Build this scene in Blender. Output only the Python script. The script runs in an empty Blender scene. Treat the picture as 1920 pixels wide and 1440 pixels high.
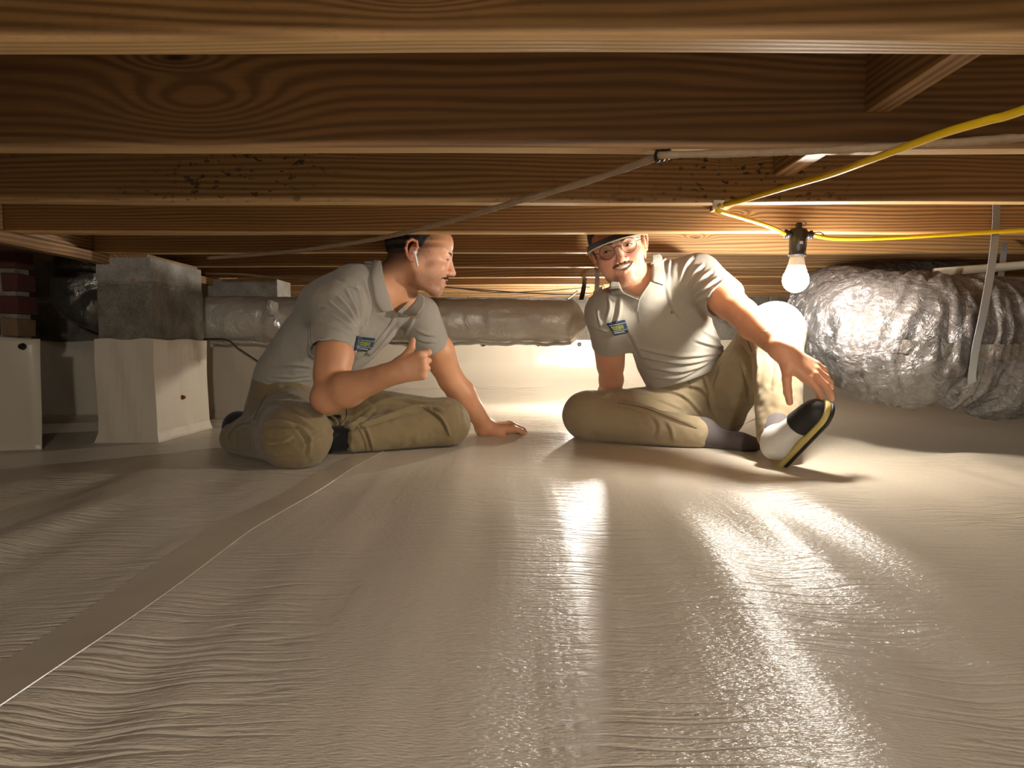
import bpy, bmesh, math, random
import numpy as np
from mathutils import Vector, Matrix

random.seed(7); RNG = np.random.RandomState(7)
SC = bpy.context.scene
COL = SC.collection

# ------------------------------------------------------------------ camera
F_PX = 1280.0            # focal length in pixels of the 1920 x 1440 frame
CAM_H = 0.33
PITCH = math.atan(70.0 / F_PX)
cam_d = bpy.data.cameras.new('camera')
cam_d.sensor_fit = 'HORIZONTAL'; cam_d.sensor_width = 36.0
cam_d.lens = F_PX / 1920.0 * 36.0
cam_d.clip_start = 0.02
cam = bpy.data.objects.new('camera', cam_d); COL.objects.link(cam)
cam.location = (0, 0, CAM_H); cam.rotation_euler = (math.pi / 2 - PITCH, 0, 0)
SC.camera = cam

# ------------------------------------------------------------------ world + view
w = bpy.data.worlds.new('world'); SC.world = w; w.use_nodes = True
w.node_tree.nodes['Background'].inputs[0].default_value = (0.9, 0.85, 0.8, 1)
w.node_tree.nodes['Background'].inputs[1].default_value = 0.004
vs = SC.view_settings
vs.view_transform = 'Standard'; vs.look = 'None'; vs.gamma = 1.0; vs.use_curve_mapping = False
vs.exposure = 2.6
BULB_STRENGTH = 105.0        # bulbs hung on the yellow cord, one an added unseen fill (see work_light)
BULB_COLOR = (1.0, 0.935, 0.84, 1)
SC.cycles.max_bounces = 7; SC.cycles.diffuse_bounces = 4; SC.cycles.glossy_bounces = 3; SC.cycles.adaptive_threshold = 0.05
SC.cycles.sample_clamp_indirect = 6.0

_cp, _sp = math.cos(PITCH), math.sin(PITCH)
def P(px, py, Y):
    """world point at depth Y that the photograph shows at pixel (px, py)"""
    a = (px - 960.0) / F_PX; b = (720.0 - py) / F_PX
    dy = _cp + b * _sp; dz = -_sp + b * _cp
    return Vector((a * Y / dy, Y, CAM_H + dz * Y / dy))
def PXA(p):
    """pixel coordinates of an array of world points (n,3)"""
    z = p[:, 2] - CAM_H; y = p[:, 1]
    d = y * _cp - z * _sp; v = y * _sp + z * _cp
    return 960 + F_PX * p[:, 0] / d, 720 - F_PX * v / d

# ------------------------------------------------------------------ helpers
def link(o, parent=None):
    COL.objects.link(o)
    if parent is not None: o.parent = parent
    return o
def tag(o, label=None, cat=None, group=None, kind=None):
    if label: o['label'] = label
    if cat: o['category'] = cat
    if group: o['group'] = group
    if kind: o['kind'] = kind
    return o
def empty(name, loc=(0, 0, 0)):
    o = bpy.data.objects.new(name, None); o.empty_display_size = 0.05
    o.location = loc; COL.objects.link(o); return o
def mesh_obj(name, verts, faces, mat, parent=None, smooth=False):
    me = bpy.data.meshes.new(name)
    me.from_pydata([tuple(v) for v in verts], [], [tuple(f) for f in faces]); me.update()
    if mat: me.materials.append(mat)
    if smooth: me.polygons.foreach_set('use_smooth', [True] * len(me.polygons))
    o = bpy.data.objects.new(name, me); return link(o, parent)
def set_parent_keep(o, parent):
    o.parent = parent; o.matrix_parent_inverse = Matrix.Translation(parent.location).inverted()
def bm_obj(name, bm, mat, parent=None, smooth=False):
    me = bpy.data.meshes.new(name); bm.normal_update(); bm.to_mesh(me); bm.free()
    if mat: me.materials.append(mat)
    if smooth: me.polygons.foreach_set('use_smooth', [True] * len(me.polygons))
    o = bpy.data.objects.new(name, me); COL.objects.link(o)
    if parent is not None: set_parent_keep(o, parent)
    return o
def np_obj(name, V, Fq, mat, parent=None, smooth=True, colors=None, tris=None):
    """mesh from numpy arrays; Fq (m,4) quads"""
    me = bpy.data.meshes.new(name)
    n, m, k = len(V), len(Fq), Fq.shape[1]
    me.vertices.add(n); me.vertices.foreach_set('co', np.ascontiguousarray(V, np.float32).ravel())
    li = np.ascontiguousarray(Fq, np.int32).ravel(); st = np.arange(0, m * k, k, dtype=np.int32)
    if tris is not None and len(tris):
        st = np.concatenate([st, m * k + np.arange(0, len(tris) * 3, 3, dtype=np.int32)]); li = np.concatenate([li, np.asarray(tris, np.int32).ravel()]); m += len(tris)
    me.loops.add(len(li)); me.loops.foreach_set('vertex_index', li)
    me.polygons.add(m); me.polygons.foreach_set('loop_start', st)
    me.update(calc_edges=True)
    if smooth: me.polygons.foreach_set('use_smooth', np.ones(m, bool))
    if colors is not None:
        at = me.color_attributes.new('Col', 'FLOAT_COLOR', 'POINT')
        c4 = np.ones((n, 4), np.float32); c4[:, :3] = colors
        at.data.foreach_set('color', c4.ravel())
    if mat: me.materials.append(mat)
    me.validate()
    o = bpy.data.objects.new(name, me); COL.objects.link(o)
    if parent is not None: set_parent_keep(o, parent)
    return o
def box(bm, lo, hi, bevel=0.0, jitter=0.0):
    lo = Vector(lo); hi = Vector(hi)
    r = bmesh.ops.create_cube(bm, size=1.0)
    vs_ = r['verts']
    for v in vs_:
        v.co = Vector([(lo[i] + hi[i]) / 2 + v.co[i] * (hi[i] - lo[i]) + (random.uniform(-jitter, jitter) if jitter else 0) for i in range(3)])
    if bevel:
        es = list({e for v in vs_ for e in v.link_edges})
        bmesh.ops.bevel(bm, geom=es, offset=bevel, segments=2, profile=0.6, affect='EDGES')
    return bm
def box_obj(name, lo, hi, mat, parent=None, bevel=0.003, jitter=0.0):
    bm = bmesh.new(); box(bm, lo, hi, bevel, jitter); return bm_obj(name, bm, mat, parent)
def catmull(pts, n=8):
    pts = [Vector(p) for p in pts]; out = []
    for i in range(len(pts) - 1):
        p0 = pts[max(i - 1, 0)]; p1 = pts[i]; p2 = pts[i + 1]; p3 = pts[min(i + 2, len(pts) - 1)]
        for j in range(n):
            t = j / n
            out.append(0.5 * ((2 * p1) + (-p0 + p2) * t + (2 * p0 - 5 * p1 + 4 * p2 - p3) * t * t + (-p0 + 3 * p1 - 3 * p2 + p3) * t ** 3))
    out.append(pts[-1]); return out
def tube(path, rad, seg=12, disp=None, cap=True, up=(0, 0, 1)):
    """verts/quads of a tube along path; rad number or list; disp(i_frac, angle, pos)->radius factor"""
    n = len(path); V = []; Fc = []
    up = Vector(up); prev = None
    for i, p in enumerate(path):
        t = (path[min(i + 1, n - 1)] - path[max(i - 1, 0)]).normalized()
        if prev is None:
            u = up - t * up.dot(t)
            if u.length < 1e-3: u = Vector((1, 0, 0)) - t * t.x
            u.normalize()
        else:
            u = (prev - t * prev.dot(t)).normalized()
        prev = u; v = t.cross(u)
        r = rad[i] if hasattr(rad, '__len__') else rad
        for j in range(seg):
            a = 2 * math.pi * j / seg
            rr = r * (disp(i / (n - 1), a, p) if disp else 1.0)
            V.append(p + (u * math.cos(a) + v * math.sin(a)) * rr)
    for i in range(n - 1):
        for j in range(seg):
            a = i * seg + j; b = i * seg + (j + 1) % seg
            Fc.append((a, b, b + seg, a + seg))
    if cap:
        Fc.append(tuple(range(seg - 1, -1, -1))); Fc.append(tuple(range((n - 1) * seg, n * seg)))
    return V, Fc
def tube_obj(name, path, rad, mat, parent=None, seg=12, disp=None, cap=True):
    V, Fc = tube(path, rad, seg, disp, cap)
    o = mesh_obj(name, V, Fc, mat, None, True)
    if parent is not None: set_parent_keep(o, parent)
    return o
def resample(path, step):
    out = [path[0]]; acc = 0
    for a, b in zip(path[:-1], path[1:]):
        L = (b - a).length
        while acc + L >= step and L > 1e-9:
            t = (step - acc) / L; a = a.lerp(b, t); out.append(a.copy()); L = (b - a).length; acc = 0
        acc += L
    return out
# smooth value noise for arrays of points
_PERM = RNG.rand(64, 64, 64).astype(np.float32) * 2 - 1
def vnoise(p, s=1.0, seed=0):
    q = p * s + seed * 17.31 + 500.0
    i = np.floor(q).astype(int); f = q - i; f = f * f * (3 - 2 * f)
    r = 0
    for dx in (0, 1):
        for dy in (0, 1):
            for dz in (0, 1):
                wgt = (f[:, 0] if dx else 1 - f[:, 0]) * (f[:, 1] if dy else 1 - f[:, 1]) * (f[:, 2] if dz else 1 - f[:, 2])
                r = r + wgt * _PERM[(i[:, 0] + dx) % 64, (i[:, 1] + dy) % 64, (i[:, 2] + dz) % 64]
    return r

# ------------------------------------------------------------------ materials
class NT:
    def __init__(self, name):
        self.m = bpy.data.materials.new(name); self.m.use_nodes = True
        self.t = self.m.node_tree; self.n = self.t.nodes
        self.b = self.n['Principled BSDF']
    def add(self, typ, **kw):
        nd = self.n.new(typ)
        for k, v in kw.items():
            if k.startswith('i_'):
                key = k[2:].replace('_', ' '); nd.inputs[int(key) if key.isdigit() else key].default_value = v
            else: setattr(nd, k, v)
        return nd
    def l(self, a, b): self.t.links.new(a, b)
    def math(self, op, a, b=None, c=None):
        nd = self.n.new('ShaderNodeMath'); nd.operation = op
        for i, x in enumerate((a, b, c)):
            if x is None: continue
            if isinstance(x, (int, float)): nd.inputs[i].default_value = x
            else: self.l(x, nd.inputs[i])
        return nd.outputs[0]
    def ramp(self, fac, stops):
        nd = self.n.new('ShaderNodeValToRGB'); cr = nd.color_ramp
        while len(cr.elements) < len(stops): cr.elements.new(0.5)
        for e, (p, c) in zip(cr.elements, stops):
            e.position = p; e.color = (*c, 1) if len(c) == 3 else c
        self.l(fac, nd.inputs[0]); return nd.outputs[0]
    def mix(self, fac, a, b, typ='MIX'):
        nd = self.n.new('ShaderNodeMix'); nd.data_type = 'RGBA'; nd.blend_type = typ
        for sock, x in ((nd.inputs[0], fac), (nd.inputs[6], a), (nd.inputs[7], b)):
            if isinstance(x, (int, float)): sock.default_value = x
            elif isinstance(x, tuple): sock.default_value = (*x, 1) if len(x) == 3 else x
            else: self.l(x, sock)
        return nd.outputs[2]
    def noise(self, vec, scale, detail=3.0, rough=0.55, dist=0.0):
        nd = self.n.new('ShaderNodeTexNoise'); nd.inputs['Scale'].default_value = scale
        nd.inputs['Detail'].default_value = detail; nd.inputs['Roughness'].default_value = rough
        nd.inputs['Distortion'].default_value = dist
        if vec is not None: self.l(vec, nd.inputs['Vector'])
        return nd.outputs['Fac']
    def coord(self, scale=(1, 1, 1), loc=(0, 0, 0), rot=(0, 0, 0), rand=0.0, src='Object'):
        tc = self.n.new('ShaderNodeTexCoord'); mp = self.n.new('ShaderNodeMapping')
        mp.inputs['Scale'].default_value = scale; mp.inputs['Location'].default_value = loc; mp.inputs['Rotation'].default_value = rot
        out = tc.outputs[src]
        if rand:
            oi = self.n.new('ShaderNodeObjectInfo'); vm = self.n.new('ShaderNodeVectorMath'); vm.operation = 'ADD'
            cb = self.n.new('ShaderNodeCombineXYZ')
            r = self.math('MULTIPLY', oi.outputs['Random'], rand)
            for i in range(3): self.l(r, cb.inputs[i])
            self.l(out, vm.inputs[0]); self.l(cb.outputs[0], vm.inputs[1]); out = vm.outputs[0]
        self.l(out, mp.inputs['Vector']); return mp.outputs[0]
    def bump(self, h, strength=0.3, dist=0.01, prev=None):
        nd = self.n.new('ShaderNodeBump'); nd.inputs['Strength'].default_value = strength; nd.inputs['Distance'].default_value = dist
        self.l(h, nd.inputs['Height'])
        if prev is not None: self.l(prev, nd.inputs['Normal'])
        return nd.outputs[0]
    def done(self, color=None, rough=None, metal=None, normal=None, **kw):
        for key, x in (('Base Color', color), ('Roughness', rough), ('Metallic', metal), ('Normal', normal)):
            if x is None: continue
            s = self.b.inputs[key]
            if isinstance(x, tuple): s.default_value = (*x, 1) if len(x) == 3 else x
            elif isinstance(x, (int, float)): s.default_value = x
            else: self.l(x, s)
        for k, v in kw.items(): self.b.inputs[k.replace('_', ' ')].default_value = v
        return self.m

def lin(r, g, b):
    f = lambda c: (c / 255 / 12.92) if c / 255 <= 0.04045 else ((c / 255 + 0.055) / 1.055) ** 2.4
    return (f(r), f(g), f(b))

def wood(name, tone=(150, 113, 70), light=(176, 137, 88), dark=(82, 59, 36), knots=(), freq=230.0, axis='X', mold=0.0, stain=0.5):
    """pine lumber: growth rings run along the board and swing round the knots; knots=(x,z,rx,rz,amp)"""
    n = NT(name)
    tc = n.add('ShaderNodeTexCoord'); sp = n.add('ShaderNodeSeparateXYZ'); n.l(tc.outputs['Object'], sp.inputs[0])
    x, y, z = sp.outputs
    if axis == 'Y': x, y = y, x
    oi = n.add('ShaderNodeObjectInfo')
    rnd = n.math('MULTIPLY', oi.outputs['Random'], 40.0)
    cb = n.add('ShaderNodeCombineXYZ')
    n.l(n.math('ADD', n.math('MULTIPLY', x, 0.55), rnd), cb.inputs[0]); n.l(n.math('MULTIPLY', y, 5.0), cb.inputs[1]); n.l(n.math('MULTIPLY', z, 5.0), cb.inputs[2])
    wav = n.noise(cb.outputs[0], 1.6, 2.0)
    v = n.math('ADD', n.math('MULTIPLY', n.math('ADD', z, n.math('MULTIPLY', y, 0.8)), freq), n.math('MULTIPLY', wav, 16.0))
    kdark = None
    for (kx, kz, rx, rz, amp) in knots:
        dx = n.math('DIVIDE', n.math('SUBTRACT', x, kx), rx); dz = n.math('DIVIDE', n.math('SUBTRACT', z, kz), rz)
        r2 = n.math('ADD', n.math('MULTIPLY', dx, dx), n.math('MULTIPLY', dz, dz))
        g = n.math('EXPONENT', n.math('MULTIPLY', r2, -1.0))
        v = n.math('ADD', v, n.math('MULTIPLY', g, amp))
        if rx > 0.1: continue
        kd = n.math('EXPONENT', n.math('MULTIPLY', r2, -14.0))
        kdark = kd if kdark is None else n.math('MAXIMUM', kdark, kd)
    cb2 = n.add('ShaderNodeCombineXYZ'); n.l(n.math('ADD', n.math('MULTIPLY', x, 6.0), rnd), cb2.inputs[0]); n.l(n.math('MULTIPLY', y, 220.0), cb2.inputs[1]); n.l(n.math('MULTIPLY', z, 220.0), cb2.inputs[2])
    fib = n.noise(cb2.outputs[0], 1.0, 3.0)
    s = n.math('SINE', n.math('MULTIPLY', v, 2.2))
    s = n.math('ADD', n.math('MULTIPLY', s, 0.5), 0.5)
    s = n.math('POWER', s, 1.5)
    cb3 = n.add('ShaderNodeCombineXYZ'); n.l(n.math('ADD', n.math('MULTIPLY', x, 1.2), rnd), cb3.inputs[0]); n.l(n.math('MULTIPLY', y, 40.0), cb3.inputs[1]); n.l(n.math('MULTIPLY', z, 40.0), cb3.inputs[2])
    band = n.noise(cb3.outputs[0], 1.0, 3.0)
    s = n.math('MULTIPLY', s, n.math('ADD', n.math('MULTIPLY', band, 1.3), 0.1))
    col = n.ramp(s, [(0.0, lin(*light)), (0.45, lin(*tone)), (1.0, lin(*[int(a * .55 + b * .45) for a, b in zip(tone, dark)]))])
    col = n.mix(n.math('MULTIPLY', n.math('SUBTRACT', fib, 0.3), 0.55), col, lin(*dark))
    big = n.noise(n.coord((0.7, 3, 3), rand=30), 1.5, 4.0)
    col = n.mix(n.ramp(big, [(0.42, (0, 0, 0)), (0.72, (stain, stain, stain))]), col, lin(*dark), 'MIX')
    if mold:
        sp1 = n.noise(n.coord((60, 60, 90), rand=9), 1.0, 2.0); reg = n.noise(n.coord((1.2, 4, 5), rand=4), 1.0, 1.0)
        mk = n.math('MULTIPLY', n.ramp(sp1, [(0.60, (0, 0, 0)), (0.66, (1, 1, 1))]), n.ramp(reg, [(0.5, (0, 0, 0)), (0.62, (mold, mold, mold))]))
        col = n.mix(mk, col, (0.02, 0.015, 0.01))
    if kdark is not None: col = n.mix(n.math('MINIMUM', kdark, 0.88), col, lin(40, 22, 16))
    nb = n.bump(n.math('ADD', n.math('MULTIPLY', fib, 0.6), n.math('MULTIPLY', s, 0.4)), 0.25, 0.003)
    return n.done(col, 0.62, normal=nb)

def liner(name, col=(204, 194, 176), rough=0.28, wrinkle=1.0, dirt=0.35, floor=False):
    """white woven-reinforced plastic vapour barrier"""
    n = NT(name)
    c = n.coord()
    sp = n.add('ShaderNodeSeparateXYZ'); n.l(c, sp.inputs[0])
    d = n.noise(n.coord((1.6, 0.9, 1.6)), 1.3, 1.5, 0.45)
    base = n.mix(n.math('MULTIPLY', d, dirt * 0.8), lin(*col), lin(150, 128, 98))
    # fine weave of the reinforcing scrim
    wv = n.noise(n.coord((110, 380, 260) if floor else (120, 120, 240)), 1.0, 2.0)
    nb = n.bump(wv, 1.0 if floor else 0.25, 0.0021)
    if floor:
        # crosswise wrinkles that come in patches
        cr = n.noise(n.coord((4.0, 46.0, 1), rot=(0, 0, 0.10)), 1.0, 1.5, 0.5, 0.25)
        crr = n.math('ABSOLUTE', n.math('SUBTRACT', cr, 0.5))
        crr = n.ramp(crr, [(0.0, (0, 0, 0)), (0.075, (1, 1, 1))])
        mk = n.noise(n.coord((2.6, 1.3, 1), loc=(3.1, 0.7, 0)), 1.0, 2.0)
        mkr = n.ramp(mk, [(0.43, (1, 1, 1)), (0.62, (0, 0, 0))])
        hgt = n.math('SUBTRACT', 1.0, n.math('MULTIPLY', n.math('SUBTRACT', 1.0, crr), n.math('SUBTRACT', 1.0, mkr)))
        nb = n.bump(hgt, 0.55 * wrinkle, 0.007, nb)
        ln = n.noise(n.coord((26.0, 1.2, 1)), 1.0, 2.0)
        nb = n.bump(ln, 0.30, 0.005, nb)
    else:
        fo = n.noise(n.coord((5, 5, 2)), 1.0, 2.0, 0.5, 0.2)
        nb = n.bump(fo, 0.35 * wrinkle, 0.02, nb)
    return n.done(base, rough, normal=nb)

def foil(name, col=(170, 165, 158), dirt=(96, 84, 66), amount=0.6, rough=0.33, metal=0.85, crinkle=1.0, scale=(14, 14, 14)):
    n = NT(name)
    d = n.noise(n.coord((3, 3, 3)), 1.4, 5.0, 0.62)
    f = n.ramp(d, [(0.36, (0, 0, 0)), (0.66, (amount,) * 3)])
    # dust lies on the upward faces
    geo = n.add('ShaderNodeNewGeometry'); sp = n.add('ShaderNodeSeparateXYZ'); n.l(geo.outputs['Normal'], sp.inputs[0])
    upf = n.ramp(sp.outputs[2], [(0.05, (0, 0, 0)), (0.75, (0.85 * amount,) * 3)])
    f = n.math('MAXIMUM', f, upf)
    colr = n.mix(f, lin(*col), lin(*dirt))
    vor = n.add('ShaderNodeTexVoronoi', feature='DISTANCE_TO_EDGE'); n.l(n.coord(scale), vor.inputs['Vector']); vor.inputs['Scale'].default_value = 1.6
    nz = n.noise(n.coord(tuple(s * 1.5 for s in scale)), 1.0, 5.0, 0.65, 1.5)
    nb = n.bump(nz, 0.55 * crinkle, 0.012)
    nb = n.bump(vor.outputs['Distance'], 0.35 * crinkle, 0.006, nb)
    me = n.math('MULTIPLY', n.math('SUBTRACT', 1.0, f), metal)
    ro = n.math('ADD', n.math('MULTIPLY', f, 0.35), rough)
    return n.done(colr, ro, me, nb)

def plain(name, col, rough=0.5, metal=0.0, bump=0.0, bscale=80, vary=0.12, **kw):
    n = NT(name)
    d = n.noise(n.coord((1, 1, 1)), bscale * 0.35, 4.0)
    c = lin(*col)
    colr = n.mix(n.math('MULTIPLY', d, vary * 2), c, tuple(x * 0.55 for x in c))
    nb = None
    if bump: nb = n.bump(n.noise(n.coord(), bscale, 4.0), bump, 0.004)
    return n.done(colr, rough, metal, nb, **kw)

def concrete(name, col, dark):
    n = NT(name)
    d = n.noise(n.coord((1, 1, 1)), 9.0, 6.0, 0.65)
    g = n.noise(n.coord((1, 1, 1)), 160.0, 3.0, 0.7)
    c = n.ramp(d, [(0.32, lin(*dark)), (0.62, lin(*col))])
    c = n.mix(n.ramp(g, [(0.35, (0.45,) * 3), (0.52, (0, 0, 0))]), c, tuple(x * 0.45 for x in lin(*dark)))
    rs = n.noise(n.coord((18, 18, 18), loc=(2, 5, 1)), 1.0, 2.0)
    c = n.mix(n.ramp(rs, [(0.70, (0, 0, 0)), (0.76, (0.6,) * 3)]), c, lin(150, 84, 34))
    return n.done(c, 0.92, normal=n.bump(g, 0.6, 0.003))

M = {}
M['wood'] = wood('joist_wood', mold=0.25)
M['wood_first'] = wood('joist_wood_first', knots=((-0.10, 0.060, 0.07, 0.024, 16.0), (0.9, 0.12, 0.12, 0.04, 14)), freq=170, mold=0.1)
M['wood_second'] = wood('joist_wood_second', knots=((-0.535, 0.140, 0.075, 0.018, 10.0), (-0.50, 0.070, 0.13, 0.046, 13.0), (0.7, 0.16, 0.3, 0.05, 9.0)), freq=150, tone=(134, 97, 61), light=(160, 119, 77))
M['wood_third'] = wood('joist_wood_third', knots=((0.48, 0.10, 0.04, 0.014, 12.0), (-0.2, 0.14, 0.2, 0.03, 8.0)), mold=0.9, freq=240)
M['wood_lit'] = wood('joist_wood_lit', knots=((0.62, 0.05, 0.04, 0.010, 9.0),), tone=(160, 116, 68), light=(190, 146, 92), freq=300, stain=0.25)  # paler copy, bulb light painted into the tone of joists by the lamp
M['wood_y'] = wood('blocking_wood', axis='Y', tone=(146, 106, 66))
M['wood_edge_bounce'] = wood('joist_edge_bounce_wood', tone=(196, 160, 106), light=(214, 182, 130), dark=(150, 114, 70), freq=400, stain=0.35)  # underside tone: cleaner wood, with floor bounce put into the colour
M['subfloor'] = wood('subfloor_wood', tone=(120, 80, 46), dark=(60, 36, 18))
M['floor_liner'] = liner('floor_liner', floor=True)
M['liner'] = liner('wall_liner')
M['liner_tape'] = plain('seam_tape', (196, 184, 162), 0.27, 0, 0.12, 25, 0.2)
M['block'] = concrete('concrete_block', (128, 122, 110), (84, 78, 68))
M['block_pale'] = concrete('concrete_block_pale', (164, 160, 152), (122, 117, 108))
M['mortar'] = concrete('mortar', (150, 142, 128), (110, 100, 86))
M['foil'] = foil('duct_foil', col=(138, 138, 140), dirt=(84, 73, 60), amount=0.66, metal=1.0, rough=0.20, scale=(13, 20, 20), crinkle=1.6)
M['foil_dusty'] = foil('duct_foil_dusty', col=(190, 186, 178), dirt=(156, 147, 131), amount=0.6, rough=0.36, metal=0.5, crinkle=1.2, scale=(9, 9, 9))
M['foil_dark'] = foil('duct_foil_dark', col=(120, 116, 108), amount=0.4, rough=0.25)
M['foil_tape'] = foil('foil_tape', col=(120, 118, 116), amount=0.6, rough=0.3, scale=(30, 30, 30))
M['galv'] = plain('galvanised_strap', (176, 180, 184), 0.42, 0.35, 0.1, 60)
M['foil_torn'] = plain('torn_foil', (222, 220, 212), 0.25, 0.35, 0.3, 60)
M['black_metal'] = plain('dark_strap', (46, 44, 42), 0.5, 0.5)
M['pvc'] = plain('white_pipe', (226, 218, 198), 0.4, 0, 0.02)
M['yellow'] = plain('yellow_cord', (238, 196, 26), 0.42, 0, 0.05, 200, 0.08)
M['socket'] = plain('socket_black', (42, 42, 46), 0.38, 0, 0.04, 120)
M['wire'] = plain('black_wire', (26, 24, 22), 0.5)
M['white_plastic'] = plain('bulb_collar', (236, 230, 220), 0.4, 0, 0, 40, 0.03)
M['cable'] = plain('old_cable', (156, 130, 100), 0.8, 0, 0.5, 160, 0.45)
M['screw'] = plain('rusty_plug', (120, 62, 34), 0.7, 0.2, 0.2)
M['brick'] = plain('old_brick', (84, 42, 34), 0.9, 0, 0.4, 120, 0.4)
M['brick_tan'] = plain('old_brick_tan', (126, 102, 72), 0.9, 0, 0.4, 120, 0.4)
nb_ = NT('bulb_glow'); nb_.done((1, 1, 1), 0.4, Emission_Color=BULB_COLOR, Emission_Strength=BULB_STRENGTH); M['glow'] = nb_.m

# ================================================================== the setting
JB = CAM_H + 0.3175          # underside of the joists
JD = 0.235                   # joist depth
JT = 0.038
def floor_h(x, y):
    """height field of the plastic ground sheet"""
    x = np.asarray(x, float); y = np.asarray(y, float)
    p = np.stack([x.ravel(), y.ravel(), np.zeros(x.size)], 1)
    h = 0.010 * vnoise(p * np.array([1.0, 0.8, 1]), 1.7, 1)
    amp = np.clip((2.3 - p[:, 1]) / 1.0, 0, 1)
    h += amp * 0.0130 * vnoise(p * np.array([1, 0.16, 1]) + np.array([0, 0, 3.0]), 5.5, 2)
    h += amp * 0.0055 * vnoise(p * np.array([1, 0.14, 1]), 13.0, 3)
    h = h.reshape(x.shape)
    h = h + 0.026 * np.exp(-((y - 2.42) / 0.14) ** 2 - ((x - 0.10) / 0.36) ** 2)
    h = h - 0.022 * np.exp(-((y - 2.80) / 0.18) ** 2 - ((x - 0.05) / 0.5) ** 2)
    h = h + 0.012 * np.exp(-((y - 1.75) / 0.16) ** 2) * np.exp(-((x + 1.0) / 0.5) ** 2)
    h = h + 0.016 * np.exp(-((y - 1.98) / 0.07) ** 2) * np.clip((x - 0.95) / 0.4, 0, 1)
    # strip of tape: slightly raised over the lap of two sheets
    h = h + 0.003 / (1 + np.exp(-(x + 0.49 - 0.05 * np.clip(y - 1.2, 0, 2)) / 0.012))
    # sheet turns up in a cove against the back wall
    h = h + 0.16 * np.clip((y - 3.95) / 0.55, 0, 1) ** 3.0
    return h
def floor_z(x, y): return float(floor_h(np.array([x]), np.array([y]))[0])

xs = np.concatenate([np.linspace(-3.4, -1.7, 60)[:-1], np.linspace(-1.7, 1.7, 310)[:-1], np.linspace(1.7, 3.2, 60)])
ys = np.concatenate([np.linspace(-1.4, 0.3, 60)[:-1], np.linspace(0.3, 3.2, 300)[:-1], np.linspace(3.2, 4.5, 70)])
gx, gy = np.meshgrid(xs, ys); gz = floor_h(gx, gy)
V = np.stack([gx.ravel(), gy.ravel(), gz.ravel()], 1); nx, ny = len(xs), len(ys)
ii = (np.arange(ny - 1)[:, None] * nx + np.arange(nx - 1)[None, :]).ravel()
FL = np_obj('floor', V, np.stack([ii, ii + 1, ii + nx + 1, ii + nx], 1), M['floor_liner'])
tag(FL, 'white plastic vapour barrier sheet spread over the crawl space ground', 'floor', kind='structure')
# tape over the seam
tv = []; tf = []
yy = np.linspace(0.35, 2.2, 150)
for i, y in enumerate(yy):
    cx = -0.500 + 0.06 * max(0, y - 1.2) ** 1.1 + 0.004 * math.sin(y * 9)
    for k, dx in enumerate((-0.038, -0.0375, 0.0375, 0.038)):
        tv.append((cx + dx, y, floor_z(cx + dx, y) + (0.0003 if k in (0, 3) else 0.0013)))
    if i:
        for k in range(3): a = (i - 1) * 4 + k; tf.append((a, a + 1, a + 5, a + 4))
tp = mesh_obj('seam_tape', tv, tf, M['liner_tape'], FL, False)
tag(tp, 'pale sealing tape along the seam')

# back wall: block above, liner below with its cove
wb = empty('wall_back', (0, 4.5, 0)); tag(wb, 'block foundation wall behind the duct, lined with white plastic below', 'wall', kind='structure')
for r in range(5):
    for c in range(-9, 9):
        x0 = c * 0.4 + (0.2 if r % 2 else 0) - 0.1; z0 = -0.05 + r * 0.2 - 0.02
        if c == -9 and r == 0:
            pass
        box_obj('block', (x0 + 0.005, 4.53, z0 + 0.005), (x0 + 0.395, 4.72, z0 + 0.195), M['block'], wb, 0.004)
box_obj('mortar', (-3.6, 4.536, -0.1), (3.6, 4.7, 0.93), M['mortar'], wb, 0)
lv = []; lf = []
prof = [(4.37, 0.064), (4.44, 0.108), (4.483, 0.155), (4.505, 0.22), (4.510, 0.30), (4.512, 0.37)]
xs2 = np.linspace(-3.3, 3.2, 120)
for i, x in enumerate(xs2):
    for j, (y, z) in enumerate(prof):
        lv.append((x, y - 0.004 * math.sin(x * 7 + j) - 0.01, z + (0.006 * math.sin(x * 5.0) if j == 5 else 0)))
    if i:
        for j in range(5): a = (i - 1) * 6 + j; lf.append((a, a + 6, a + 7, a + 1))
o = mesh_obj('wall_liner', lv, lf, M['liner'], None, True); set_parent_keep(o, wb)
tag(o, 'white plastic liner on the lower wall')
for px in (765, 907, 1087, 1010):
    p = P(px, 645, 4.48); bm = bmesh.new(); bmesh.ops.create_cone(bm, cap_ends=True, segments=10, radius1=0.014, radius2=0.009, depth=0.012, matrix=Matrix.Translation((p.x, 4.485, p.z - 0.002)) @ Matrix.Rotation(math.pi / 2, 4, 'X'))
    bm_obj('liner_plug', bm, M['wire'], wb)
# side walls of the crawl space, in the dark beyond the frame
for nm, x0, x1 in (('wall_left', -3.45, -3.3), ('wall_right', 3.1, 3.25)):
    o = empty(nm, (x0, 1.5, 0)); tag(o, 'dark block foundation wall at the %s end of the crawl space' % nm.split('_')[1], 'wall', kind='structure')
    for r in range(4):
        box_obj('block_course', (x0, -1.5, -0.05 + r * 0.2), (x1, 4.53, 0.145 + r * 0.2), M['block'], o, 0.004)
    box_obj('mortar', (x0 + 0.006, -1.5, -0.05), (x1 - 0.006, 4.53, 0.88), M['mortar'], o, 0)
o = box_obj('wall_front', (-3.4, -1.6, -0.1), (3.2, -1.42, 0.9), M['block'], None, 0.0); tag(o, 'block foundation wall at the near end', 'wall', kind='structure')
ce = empty('ceiling', (0, 1.5, JB + JD)); tag(ce, 'wooden subfloor boards above the joists', 'ceiling', kind='structure')
xb = -3.4
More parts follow.
